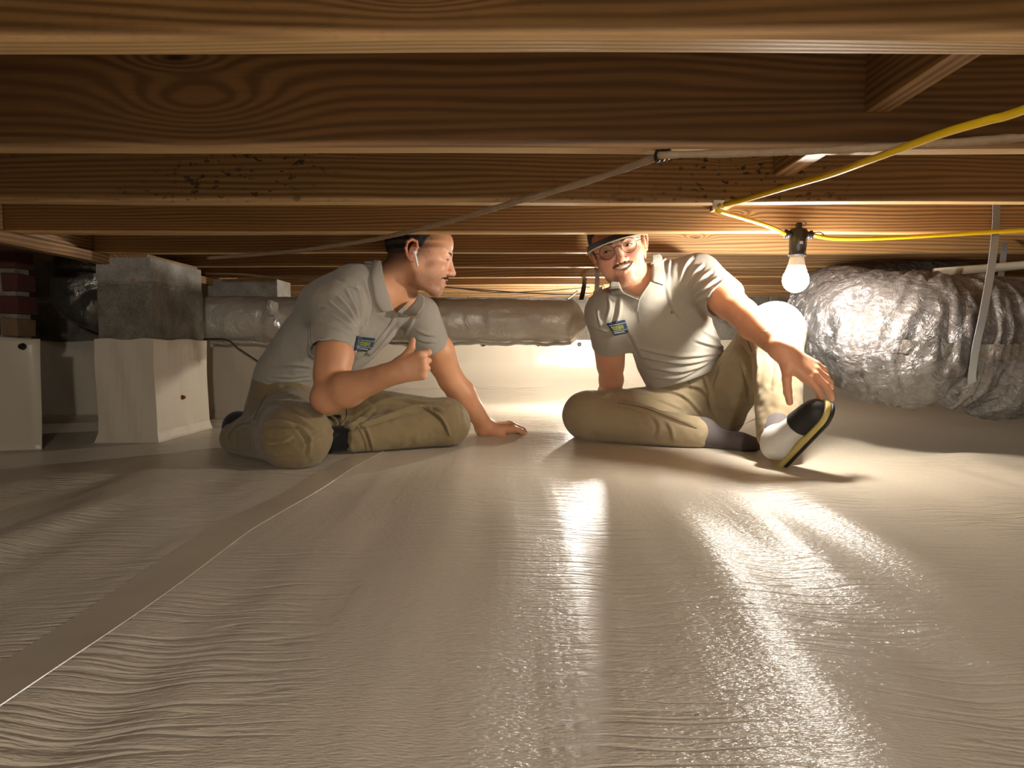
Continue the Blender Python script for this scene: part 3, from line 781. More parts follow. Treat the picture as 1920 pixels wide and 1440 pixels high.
# ================================================================== people: signed distance sculpting
def nrm(v): v = np.asarray(v, float); return v / np.linalg.norm(v)
def A(v): return np.array(tuple(v), float)
class Field:
    def __init__(s, lo, hi, h):
        s.h = h; s.o = np.asarray(lo, float); s.n = np.ceil((np.asarray(hi) - s.o) / h).astype(int) + 1
        s.d = np.full(s.n, 10.0, np.float32)
        s.ax = [(s.o[i] + h * np.arange(s.n[i])).astype(np.float32) for i in range(3)]
    def region(s, lo, hi):
        i0 = np.clip(np.floor((np.asarray(lo) - s.o) / s.h).astype(int), 0, s.n); i1 = np.clip(np.ceil((np.asarray(hi) - s.o) / s.h).astype(int) + 1, 0, s.n)
        if np.any(i1 <= i0): return None
        sl = tuple(slice(a, b) for a, b in zip(i0, i1))
        return sl, s.ax[0][sl[0]][:, None, None], s.ax[1][sl[1]][None, :, None], s.ax[2][sl[2]][None, None, :]
    def put(s, prim, k=0.01, op='u'):
        fn, lo, hi = prim; m = k + 4 * s.h
        r = s.region(np.asarray(lo) - m, np.asarray(hi) + m)
        if r is None: return
        sl, X, Y, Z = r
        b = np.broadcast_to(fn(X, Y, Z), tuple(q.stop - q.start for q in sl)).astype(np.float32); a = s.d[sl]
        if op == 'u':
            hh = np.maximum(k - np.abs(a - b), 0) / k; s.d[sl] = np.minimum(a, b) - hh * hh * k * 0.25
        else:                                           # carve
            b = -b; hh = np.maximum(k - np.abs(a - b), 0) / k; s.d[sl] = np.maximum(a, b) + hh * hh * k * 0.25
    def cut(s, p, n, k=0.004):
        """keep the side n points away from"""
        p = np.asarray(p); n = nrm(n)
        b = ((s.ax[0][:, None, None] - p[0]) * n[0] + (s.ax[1][None, :, None] - p[1]) * n[1] + (s.ax[2][None, None, :] - p[2]) * n[2]).astype(np.float32)
        hh = np.maximum(k - np.abs(s.d - b), 0) / k; s.d = np.maximum(s.d, b) + hh * hh * k * 0.25
    def mesh(s, smooth=1):
        d = s.d; S = d < 0
        c = np.zeros(tuple(s.n - 1), np.int8)
        for dx in (0, 1):
            for dy in (0, 1):
                for dz in (0, 1):
                    c += S[dx:s.n[0] - 1 + dx, dy:s.n[1] - 1 + dy, dz:s.n[2] - 1 + dz]
        mask = (c > 0) & (c < 8); ijk = np.argwhere(mask)
        idx = np.full(mask.shape, -1, np.int64); idx[mask] = np.arange(len(ijk))
        cs = [(a, b, e) for a in (0, 1) for b in (0, 1) for e in (0, 1)]
        vals = {q: d[ijk[:, 0] + q[0], ijk[:, 1] + q[1], ijk[:, 2] + q[2]] for q in cs}
        pos = np.zeros((len(ijk), 3)); cnt = np.zeros(len(ijk))
        for q in cs:
            for ax in range(3):
                if q[ax]: continue
                q2 = tuple(1 if i == ax else q[i] for i in range(3)); va, vb = vals[q], vals[q2]
                x = (va < 0) != (vb < 0); t = np.where(x, va / np.where(x, va - vb, 1), 0)
                e = np.tile(np.array(q, float), (len(ijk), 1)); e[:, ax] += t
                pos += e * x[:, None]; cnt += x
        V = s.o + s.h * (ijk + pos / np.maximum(cnt, 1)[:, None])
        quads = []
        for ax in range(3):
            o1, o2 = [(1, 2), (2, 0), (0, 1)][ax]
            lo = [slice(1, -1)] * 3; lo[ax] = slice(0, -1); hi = [slice(1, -1)] * 3; hi[ax] = slice(1, None)
            sa, sb = S[tuple(lo)], S[tuple(hi)]; e = np.argwhere(sa != sb)
            if not len(e): continue
            flip = sa[tuple(e.T)]
            b = e.copy(); b[:, o1] += 1; b[:, o2] += 1
            def cell(u, v):
                q = b.copy(); q[:, o1] -= u; q[:, o2] -= v; return idx[tuple(q.T)]
            Q = np.stack([cell(1, 1), cell(0, 1), cell(0, 0), cell(1, 0)], 1)
            Q[~flip] = Q[~flip][:, ::-1]; quads.append(Q)
        Q = np.concatenate(quads); Q = Q[(Q >= 0).all(1)]
        us, inv = np.unique(Q, return_inverse=True); V = V[us]; Q = inv.reshape(Q.shape)
        for _ in range(smooth): V = laplace(V, Q, 0.5)
        return V, Q
def laplace(V, Q, f):
    n = len(V); acc = np.zeros((n, 3)); cnt = np.zeros(n)
    for a in range(4):
        i, j = Q[:, a], Q[:, (a + 1) % 4]
        for k in range(3):
            acc[:, k] += np.bincount(i, V[j, k], n) + np.bincount(j, V[i, k], n)
        cnt += np.bincount(i, minlength=n) + np.bincount(j, minlength=n)
    return V * (1 - f) + f * acc / np.maximum(cnt, 1)[:, None]
def normals(V, Q):
    fn = np.cross(V[Q[:, 2]] - V[Q[:, 0]], V[Q[:, 3]] - V[Q[:, 1]]); N = np.zeros_like(V)
    for a in range(4):
        for k in range(3): N[:, k] += np.bincount(Q[:, a], fn[:, k], len(V))
    return N / np.maximum(np.linalg.norm(N, axis=1, keepdims=True), 1e-12)

# ---- primitives
def rcone(a, b, ra, rb):
    a = A(a); b = A(b); ba = b - a; L2 = max(float(ba @ ba), 1e-9)
    def f(X, Y, Z):
        px, py, pz = X - a[0], Y - a[1], Z - a[2]
        t = np.clip((px * ba[0] + py * ba[1] + pz * ba[2]) / L2, 0, 1)
        return np.sqrt((px - t * ba[0]) ** 2 + (py - t * ba[1]) ** 2 + (pz - t * ba[2]) ** 2) - (ra + t * (rb - ra))
    r = max(ra, rb); return f, np.minimum(a, b) - r, np.maximum(a, b) + r
def ell(c, rad, R=None):
    c = A(c); R = np.eye(3) if R is None else np.asarray(R, float); rx, ry, rz = rad
    def f(X, Y, Z):
        x, y, z = X - c[0], Y - c[1], Z - c[2]
        u = (x * R[0, 0] + y * R[1, 0] + z * R[2, 0]); v = (x * R[0, 1] + y * R[1, 1] + z * R[2, 1]); w_ = (x * R[0, 2] + y * R[1, 2] + z * R[2, 2])
        k0 = np.sqrt((u / rx) ** 2 + (v / ry) ** 2 + (w_ / rz) ** 2) + 1e-6
        k1 = np.sqrt((u / rx ** 2) ** 2 + (v / ry ** 2) ** 2 + (w_ / rz ** 2) ** 2) + 1e-6
        return k0 * (k0 - 1) / k1
    m = max(rad); return f, c - m, c + m
def loft(st):
    """st: list of (center, lateral direction, half width, half depth)"""
    C = [A(q[0]) for q in st]; L = [nrm(q[1]) for q in st]
    def f(X, Y, Z):
        out = None
        for i in range(len(st) - 1):
            a, b = C[i], C[i + 1]; ba = b - a; ln = np.linalg.norm(ba); tdir = ba / ln
            px, py, pz = X - a[0], Y - a[1], Z - a[2]
            s_ = (px * tdir[0] + py * tdir[1] + pz * tdir[2]); t = np.clip(s_ / ln, 0, 1)
            lat = nrm(L[i] + L[i + 1]); lat = nrm(lat - tdir * (lat @ tdir)); fr = np.cross(tdir, lat)
            qx, qy, qz = px - t * ba[0], py - t * ba[1], pz - t * ba[2]
            u = qx * lat[0] + qy * lat[1] + qz * lat[2]; v = qx * fr[0] + qy * fr[1] + qz * fr[2]
            w_ = qx * tdir[0] + qy * tdir[1] + qz * tdir[2]
            aa = st[i][2] + t * (st[i + 1][2] - st[i][2]); bb = st[i][3] + t * (st[i + 1][3] - st[i][3])
            k0 = np.sqrt((u / aa) ** 2 + (v / bb) ** 2 + (w_ / bb) ** 2) + 1e-6
            k1 = np.sqrt((u / aa ** 2) ** 2 + (v / bb ** 2) ** 2 + (w_ / bb ** 2) ** 2) + 1e-6
            d = k0 * (k0 - 1) / k1
            out = d if out is None else np.minimum(out, d)
        return out
    m = max(max(q[2], q[3]) for q in st); c = np.array(C); return f, c.min(0) - m, c.max(0) + m
def chain(F, pts, k=0.006, op='u'):
    for (a, ra), (b, rb) in zip(pts[:-1], pts[1:]): F.put(rcone(a, b, ra, rb), k, op)

def hand(F, W, d, n, side, curls, thumb, spread=(0.10, 0.02, -0.06, -0.15), sc=1.0, kk=0.007, tl=1.0):
    """W wrist; d to the knuckles; n back of hand; side +1 left hand, -1 right hand; returns tips"""
    W = A(W); d = nrm(d); n = nrm(A(n) - d * (A(n) @ d)); s_ = np.cross(d, n) * side; tips = []
    offs = (0.027, 0.009, -0.010, -0.028); klen = (0.088, 0.092, 0.087, 0.079); flen = (0.070, 0.079, 0.073, 0.057)
    F.put(rcone(W - d * 0.02, W + d * 0.015, 0.0255 * sc, 0.0245 * sc), 0.02)
    for i in range(4):
        a = W + s_ * offs[i] * 0.55 * sc + d * 0.012 * sc; K = W + d * klen[i] * sc + s_ * offs[i] * sc + n * (0.004 - 0.0025 * abs(i - 1)) * sc
        F.put(rcone(a, K - n * 0.003 * sc, 0.0145 * sc, 0.0120 * sc), 0.012)
        F.put(rcone(a - n * 0.010 * sc, K - n * 0.011 * sc, 0.012 * sc, 0.0095 * sc), 0.012)
        p = K; ang = 0; rad = (0.0105, 0.0093, 0.0086, 0.0074)
        if i == 3: rad = tuple(r * 0.87 for r in rad)
        for j, (fr, c) in enumerate(zip((0.46, 0.30, 0.24), curls[i])):
            ang += math.radians(c); dr = nrm(d * math.cos(ang) - n * math.sin(ang) + s_ * spread[i] * (1 if abs(ang) < 1.3 else 0.4))
            q = p + dr * flen[i] * fr * sc
            F.put(rcone(p, q, rad[j] * sc, rad[j + 1] * sc), kk * (0.8 if j == 0 else 0.45)); p = q
        tips.append(p)
    tb = W + d * 0.022 * sc + s_ * 0.022 * sc - n * 0.010 * sc
    F.put(ell(tb + d * 0.012 * sc, (0.021 * sc, 0.017 * sc, 0.016 * sc)), 0.014)
    p = tb; rr = (0.0150, 0.0118, 0.0106, 0.0085)
    for j, (L, v) in enumerate(zip((0.040, 0.033, 0.027), thumb)):
        dr = nrm(d * v[0] + s_ * v[1] + n * v[2]); q = p + dr * L * sc * tl; F.put(rcone(p, q, rr[j] * sc, rr[j + 1] * sc), 0.010 if j == 0 else 0.004); p = q
    tips.append(p); return tips

def Rm(axis, deg):
    return np.array(Matrix.Rotation(math.radians(deg), 3, axis))
class Head:
    """local axes: x = the person's left, -y = forward, z = up, origin between the eyes' level at mid skull"""
    def __init__(s, o, R, sc): s.o = A(o); s.R = R; s.sc = sc
    def w(s, p): return s.o + s.R @ (np.asarray(p, float) * s.sc)
    def loc(s, V): return ((V - s.o) @ s.R) / s.sc
    def e(s, c, r, rot=None): R = s.R if rot is None else s.R @ rot; return ell(s.w(c), [x * s.sc for x in r], R)
    def rc(s, a, b, ra, rb): return rcone(s.w(a), s.w(b), ra * s.sc, rb * s.sc)
def head_sdf(F, H, smile=1.0, grow=0.0, open_=0.0055, ears=True, squint=0.0030, jaw=0.0, jw=.048, mz=0.0):
    p = F.put; k = 0.02
    p(H.e((0, .012, .030), (.0745 + grow, .0965 + grow, .088 + grow)), .01)
    p(H.e((0, -.035, -.020), (.0625, .060, .082)), k)
    p(H.e((0, -.052, .045), (.054, .042, .040)), k)                       # forehead
    for s_ in (-1, 1):
        p(H.rc((s_ * .056, .006, -.040), (s_ * jw, -.018, -.078), .019, .018), .028)     # jaw angle
        p(H.rc((s_ * jw, -.018, -.078), (s_ * .016, -.070, -.100), .018, .0160), .024)
        p(H.e((s_ * .044, -.063, -.030), (.021, .020, .018)), .02)        # cheekbone
        p(H.rc((s_ * .010, -.0905, .0175), (s_ * .046, -.074, .0185), .0065, .0065), .014)   # brow
    p(H.e((0, -.077, -.100 - jaw), (.020, .018, .0150)), .018)                   # chin
    p(H.e((0, -.078, -.066), (.032, .022, .024)), .018)                   # muzzle
    for s_ in (-1, 1): p(H.e((s_ * .033, -.1035, -.001), (.0165, .012, .0095)), .010, 'c')     # eye sockets
    p(H.rc((0, -.092, .006), (0, -.1095, -.031), .0078, .0105), .010)      # nose
    p(H.e((0, -.1125, -.0355), (.0108, .0105, .0088)), .006)
    for s_ in (-1, 1):
        p(H.e((s_ * .0125, -.1015, -.0390), (.0078, .0095, .0068)), .004)
        p(H.e((s_ * .0065, -.1055, -.0460), (.0032, .0048, .0030)), .002, 'c')
        p(H.e((s_ * .032, -.0790, -.001), (.0155, .0140, .0130)), .006)   # eyelids
        p(H.e((s_ * .032, -.0950, -.0025), (.0120, .012, squint)), .0012, 'c')
        if smile:                                                         # raised cheek, fold from nose to mouth
            p(H.e((s_ * .037, -.0800, -.034), (.0195, .0135, .0150)), .018)
            for a, b in zip(((.0165, -.104, -.038), (.0285, -.0975, -.050), (.0350, -.087, -.062)), ((.0285, -.0975, -.050), (.0350, -.087, -.062), (.0350, -.081, -.074))):
                p(H.rc((s_ * a[0], a[1], a[2]), (s_ * b[0], b[1], b[2]), .0016, .0018), .005, 'c')
    for s_ in (-1, 1):
        p(H.e((s_ * .050, -.046, .022), (.020, .034, .028)), .02); p(H.e((s_ * .043, -.050, -.056), (.020, .026, .026)), .02)
    # mouth: opening first, then lips round it
    m = [(-.031, -.0845, -.0540), (-.022, -.0930, -.0615), (-.010, -.0990, -.0665), (0, -.1005, -.0677), (.010, -.0990, -.0665), (.022, -.0930, -.0615), (.031, -.0845, -.0540)]
    m = [(a, b, c + mz) for a, b, c in m]
    for a, b in zip(m[:-1], m[1:]):
        p(H.rc((a[0], a[1] + .002, a[2]), (b[0], b[1] + .002, b[2]), open_ * (1 - abs(a[0]) * 21), open_ * (1 - abs(b[0]) * 21)), .002, 'c')
    up = [(x, y + .0006, z + open_ * (1 - abs(x) * 24) + .0030) for x, y, z in m]; lo = [(x, y + .001, z - open_ * (1 - abs(x) * 24) - .0035) for x, y, z in m]
    for row, r in ((up, .0030), (lo, .0040)):
        for a, b in zip(row[:-1], row[1:]): p(H.rc(a, b, r * (1 - abs(a[0]) * 18), r * (1 - abs(b[0]) * 18)), .003)
    if ears:
        for s_ in (-1, 1):
            p(H.e((s_ * .0755, .014, -.008), (.0075, .0155, .0285), Rm('Z', s_ * 18) @ Rm('X', 12)), .006)
            hx = [(.079, .000, .006), (.085, .006, .022), (.089, .020, .025), (.091, .031, .014), (.089, .032, -.004), (.083, .024, -.022), (.078, .012, -.034), (.077, .004, -.032)]
            for a, b in zip(hx[:-1], hx[1:]): p(H.rc((s_ * a[0], a[1], a[2]), (s_ * b[0], b[1], b[2]), .0042, .0042), .003)
            p(H.e((s_ * .0880, .012, -.004), (.0060, .0075, .0120)), .005, 'c')
            p(H.e((s_ * .079, .001, -.008), (.005, .004, .006)), .004)
def lay_on(bvh, px, py, off=0.0015):
    """point on a garment where the photograph shows this pixel, lifted by off"""
    o = Vector((0, 0, CAM_H)); d = (P(px, py, 2.0) - o).normalized(); hit, nr, i, dist = bvh.ray_cast(o, d)
    if hit is None: return None
    if nr.dot(d) > 0: nr = -nr
    return hit + nr * off
def bvh_of(V, Q):
    from mathutils.bvhtree import BVHTree
    return BVHTree.FromPolygons([tuple(v) for v in V], [tuple(int(i) for i in q) for q in Q])
def patch_obj(name, bvh, grid, mat, parent, off=0.0015, thick=0.0012):
    """grid[i][j] of pixel positions laid on the cloth"""
    V = []; Fc = []; n, m = len(grid), len(grid[0]); last = None
    for row in grid:
        for q in row:
            h_ = lay_on(bvh, q[0], q[1], off)
            if h_ is None: h_ = last
            V.append(tuple(h_)); last = h_
    for i in range(n - 1):
        for j in range(m - 1): a = i * m + j; Fc.append((a, a + 1, a + m + 1, a + m))
    o = mesh_obj(name, V, Fc, mat, None, True); set_parent_keep(o, parent)
    s = o.modifiers.new('t', 'SOLIDIFY'); s.thickness = thick; s.offset = 0
    return o
def quad_grid(c, n, m):
    """bilinear pixel grid in corners c = (top left, top right, bottom right, bottom left)"""
    g = []
    for i in range(n):
        v = i / (n - 1); row = []
        for j in range(m):
            u = j / (m - 1)
            row.append(tuple((1 - v) * ((1 - u) * c[0][k] + u * c[1][k]) + v * ((1 - u) * c[3][k] + u * c[2][k]) for k in (0, 1)))
        g.append(row)
    return g
def line_on(name, bvh, pts, wpx, mat, parent, off=0.002):
    pts = [Vector((a, b, 0)) for a, b in pts]; pts = catmull(pts, 6); g = []
    for i, p in enumerate(pts):
        t = (pts[min(i + 1, len(pts) - 1)] - pts[max(i - 1, 0)]).normalized(); nn = Vector((-t.y, t.x, 0)) * wpx / 2
        g.append([(p.x - nn.x, p.y - nn.y), (p.x + nn.x, p.y + nn.y)])
    return patch_obj(name, bvh, g, mat, parent, off, 0.0006)
def text_on(name, bvh, word, c, mat, parent, off, bold=0.0):
    cu = bpy.data.curves.new(name, 'FONT'); cu.body = word; cu.size = 1.0; cu.offset = bold; cu.resolution_u = 2
    to = bpy.data.objects.new(name, cu); COL.objects.link(to); dg = bpy.context.evaluated_depsgraph_get()
    me = bpy.data.meshes.new_from_object(to.evaluated_get(dg)); bpy.data.objects.remove(to)
    co = np.zeros(len(me.vertices) * 3); me.vertices.foreach_get('co', co); co = co.reshape(-1, 3)
    lo, hi = co.min(0), co.max(0); last = None; out = []
    for q in co:
        u = (q[0] - lo[0]) / (hi[0] - lo[0]); v = 1 - (q[1] - lo[1]) / (hi[1] - lo[1])
        x, y = [(1 - v) * ((1 - u) * c[0][k] + u * c[1][k]) + v * ((1 - u) * c[3][k] + u * c[2][k]) for k in (0, 1)]
        h_ = lay_on(bvh, x, y, off) or last; out.append(tuple(h_)); last = h_
    me.vertices.foreach_set('co', np.array(out).ravel()); me.update(); me.materials.append(mat)
    o = bpy.data.objects.new(name, me); COL.objects.link(o); set_parent_keep(o, parent); return o
def flap_on(name, bvh, inner, outer, mat, parent, o0=0.009, o1=0.0055):
    """folded collar leaf lying on the shirt between two pixel polylines"""
    a = catmull([Vector((x, y, 0)) for x, y in inner], 4); b = catmull([Vector((x, y, 0)) for x, y in outer], 4); V = []; Fc = []; m = 7; last = 2.05
    for p, q in zip(a, b):
        for j in range(m):
            t = j / (m - 1); x, y = p.x + (q.x - p.x) * t, p.y + (q.y - p.y) * t; h_ = lay_on(bvh, x, y, o0 + (o1 - o0) * t + 0.003 * math.sin(t * math.pi))
            if h_ is None or abs(h_.y - last) > 0.09: h_ = P(x, y, last)
            last = h_.y; V.append(h_)
    n = len(a)
    for _ in range(3):
        W = [v.copy() for v in V]
        for i in range(n):
            for j in range(m):
                nb_ = [W[i2 * m + j2] for i2, j2 in ((i - 1, j), (i + 1, j), (i, j - 1), (i, j + 1)) if 0 <= i2 < n and 0 <= j2 < m]
                av = sum(nb_, Vector()) / len(nb_); d_ = W[i * m + j].normalized(); V[i * m + j] = W[i * m + j].copy(); V[i * m + j].y += 0.5 * (av.y - W[i * m + j].y)
    for i in range(n - 1):
        for j in range(m - 1): k = i * m + j; Fc.append((k, k + 1, k + m + 1, k + m))
    o = mesh_obj(name, [tuple(v) for v in V], Fc, mat, None, True); set_parent_keep(o, parent); s = o.modifiers.new('t', 'SOLIDIFY'); s.thickness = 0.003; s.offset = 0; return o
def open_neck(V, Q, poly):
    """cut the neck opening: drop the cloth faces on the near side inside a pixel outline"""
    x, y = PXA(V); N = normals(V, Q); ins = np.zeros(len(V), bool); n = len(poly)
    for i in range(n):
        (x0, y0), (x1, y1) = poly[i], poly[(i + 1) % n]
        c = ((y0 > y) != (y1 > y)) & (x < (x1 - x0) * (y - y0) / (y1 - y0 + 1e-9) + x0); ins ^= c
    return Q[~ins[Q].all(1)]
def folds(V, Q, lines, noise=0.0012, seed=0):
    """press creases into cloth: lines = [(pixel polyline, half width px, height m)]"""
    N = normals(V, Q); x, y = PXA(V); view = np.stack([-V[:, 0], -V[:, 1], CAM_H - V[:, 2]], 1); view /= np.linalg.norm(view, axis=1, keepdims=True)
    fac = np.clip((N * view).sum(1) * 3 + 0.3, 0, 1); D = noise * vnoise(V, 26, seed) + noise * 0.7 * vnoise(V, 60, seed + 1)
    for pts, wd, hgt in lines:
        pts = np.array([(p.x, p.y) for p in catmull([Vector((a, b, 0)) for a, b in pts], 5)])
        bx0, by0 = pts.min(0) - wd * 5; bx1, by1 = pts.max(0) + wd * 5
        sel = np.where((x > bx0) & (x < bx1) & (y > by0) & (y < by1))[0]
        if not len(sel): continue
        best = np.full(len(sel), 1e9); sg = np.zeros(len(sel)); tt = np.zeros(len(sel)); n = len(pts) - 1
        for i in range(n):
            a, b = pts[i], pts[i + 1]; ab = b - a; L = ab @ ab + 1e-9
            qx, qy = x[sel] - a[0], y[sel] - a[1]; t = np.clip((qx * ab[0] + qy * ab[1]) / L, 0, 1)
            ex, ey = qx - t * ab[0], qy - t * ab[1]; dd = np.hypot(ex, ey); m = dd < best
            best[m] = dd[m]; sg[m] = np.sign(ab[0] * ey - ab[1] * ex)[m]; tt[m] = ((i + t) / n)[m]
        sd = best * sg; env = np.sin(np.clip(tt, 0.02, 0.98) * np.pi) ** 0.6
        prof = np.exp(-(sd / wd) ** 2) - 0.75 * np.exp(-((sd - 1.7 * wd) / (0.8 * wd)) ** 2)
        D[sel] += 1.45 * hgt * env * prof
    return V + N * (D * fac)[:, None]

# ---- materials for people
def cloth(name, col, weave=900.0, vary=0.10, rough=0.92, streak=0.0):
    n = NT(name); d = n.noise(n.coord(), 14.0, 4.0); c = lin(*col)
    colr = n.mix(n.math('MULTIPLY', d, vary * 2), c, tuple(x * 0.6 for x in c))
    wv = n.noise(n.coord((1, 1, 1.6)), weave, 2.0)
    if streak: colr = n.mix(n.math('MULTIPLY', wv, streak), colr, tuple(min(1, x * 1.6) for x in c))
    return n.done(colr, rough, normal=n.bump(wv, 0.25, 0.0012), Sheen_Weight=0.15)
def skin(name):
    n = NT(name); at = n.add('ShaderNodeAttribute', attribute_name='Col')
    d = n.noise(n.coord(), 120.0, 4.0); colr = n.mix(n.math('MULTIPLY', d, 0.22), at.outputs['Color'], n.mix(0.5, at.outputs['Color'], (0.35, 0.08, 0.04)))
    nb = n.bump(n.noise(n.coord(), 700.0, 2.0), 0.12, 0.001)
    return n.done(colr, 0.50, normal=nb, Subsurface_Weight=0.12, Subsurface_Radius=(0.9, 0.35, 0.2), Subsurface_Scale=0.006)
M['skin'] = skin('skin')
M['shirt'] = cloth('heather_shirt', (156, 150, 138), 700, 0.06, streak=0.12)
M['khaki_dark'] = cloth('olive_khaki', (134, 116, 82), 900, 0.10)
M['khaki'] = cloth('khaki', (154, 138, 108), 900, 0.08)
M['seam'] = cloth('seam_thread', (92, 78, 54), 900, 0.05)
M['shirt_seam'] = cloth('shirt_seam', (120, 114, 102), 900, 0.05)
M['black_sock'] = cloth('black_sock', (30, 29, 32), 500, 0.1)
M['grey_sock'] = cloth('grey_sock', (92, 84, 84), 500, 0.1)
M['hair'] = plain('dark_hair', (46, 36, 29), 0.7, 0, 0.9, 420, 0.6)
M['stubble'] = plain('moustache_dark', (44, 30, 22), 0.8, 0, 0.9, 500, 0.5)
M['ginger'] = plain('moustache_brown', (120, 78, 46), 0.8, 0, 0.9, 500, 0.5)
M['teeth'] = plain('teeth', (236, 228, 212), 0.3, 0, 0, 40, 0.03)
M['mouth'] = plain('mouth_inside', (70, 26, 24), 0.5)
M['eye'] = plain('eye_dark', (38, 28, 22), 0.15, 0, 0, 40, 0.02)
M['eye_white'] = plain('eye_white', (214, 204, 194), 0.25, 0, 0, 40, 0.02)
M['earbud'] = plain('earbud_white', (240, 240, 240), 0.25, 0, 0, 40, 0.01)
M['navy'] = cloth('navy_patch', (24, 44, 74), 900, 0.05)
M['lime'] = cloth('patch_lime', (186, 196, 60), 900, 0.05)
M['patch_pale'] = cloth('patch_pale', (196, 208, 200), 900, 0.05)
M['button'] = plain('button', (120, 104, 84), 0.35)
M['wire_frame'] = plain('spectacle_wire', (70, 58, 46), 0.3, 0.9)
M['cap'] = cloth('dark_cap', (44, 38, 32), 700, 0.05)
M['cap_edge'] = cloth('cap_brim_edge', (170, 160, 140), 700, 0.05)
M['shoe_white'] = plain('shoe_white', (214, 212, 204), 0.6, 0, 0.15, 300)
M['shoe_black'] = plain('shoe_black', (34, 33, 35), 0.6, 0, 0.15, 300)
M['shoe_yellow'] = plain('shoe_midsole', (196, 176, 104), 0.6)
ng = NT('lens_glass'); ng.done((1, 1, 1), 0.02, Transmission_Weight=1.0, IOR=1.02); M['lens'] = ng.m

def abox(lo, hi):
    lo = np.asarray(lo, float); hi = np.asarray(hi, float); c = (lo + hi) / 2; r = (hi - lo) / 2
    def f(X, Y, Z):
        a, b, e = np.abs(X - c[0]) - r[0], np.abs(Y - c[1]) - r[1], np.abs(Z - c[2]) - r[2]
        return np.maximum(np.maximum(a, b), e)
    return f, lo, hi
def sst(a, b, x): t = np.clip((x - a) / (b - a), 0, 1); return t * t * (3 - 2 * t)
def mixc(c, col, f): return c * (1 - f[:, None]) + np.array(lin(*col))[None, :] * f[:, None]

def make_body(name, build, boxes, lo, hi, colorf, coarse=0.0045):
    """one continuous body: coarse field overall, finer fields for head and hands"""
    F = Field(lo, hi, coarse); build(F)
    for a, b, h in boxes: F.put(abox(np.asarray(a) + 0.014, np.asarray(b) - 0.014), 0.001, 'c')
    Vs, Qs, off = [], [], 0
    for V, Q in [F.mesh(1)] + [(lambda G: (build(G), G.mesh(1))[1])(Field(a, b, h)) for a, b, h in boxes]:
        Vs.append(V); Qs.append(Q + off); off += len(V)
    V = np.concatenate(Vs); Q = np.concatenate(Qs)
    # stitch the open rim of every finer patch to the body around it, so the skin is one surface
    from mathutils.kdtree import KDTree
    kd = KDTree(len(Vs[0]))
    for i, v in enumerate(Vs[0]): kd.insert(v, i)
    kd.balance(); tris = []
    for q in Qs[1:]:
        e = np.concatenate([q[:, [0, 1]], q[:, [1, 2]], q[:, [2, 3]], q[:, [3, 0]]]); key = np.sort(e, 1); _, inv, cnt = np.unique(key, axis=0, return_inverse=True, return_counts=True)
        for a, b in e[cnt[inv.ravel()] == 1]:
            co, c, ds = kd.find((V[a] + V[b]) / 2)
            if ds < 0.009: tris.append((b, a, c))
    o = np_obj(name, V, Q, M['skin'], None, True, colorf(V), tris); return o

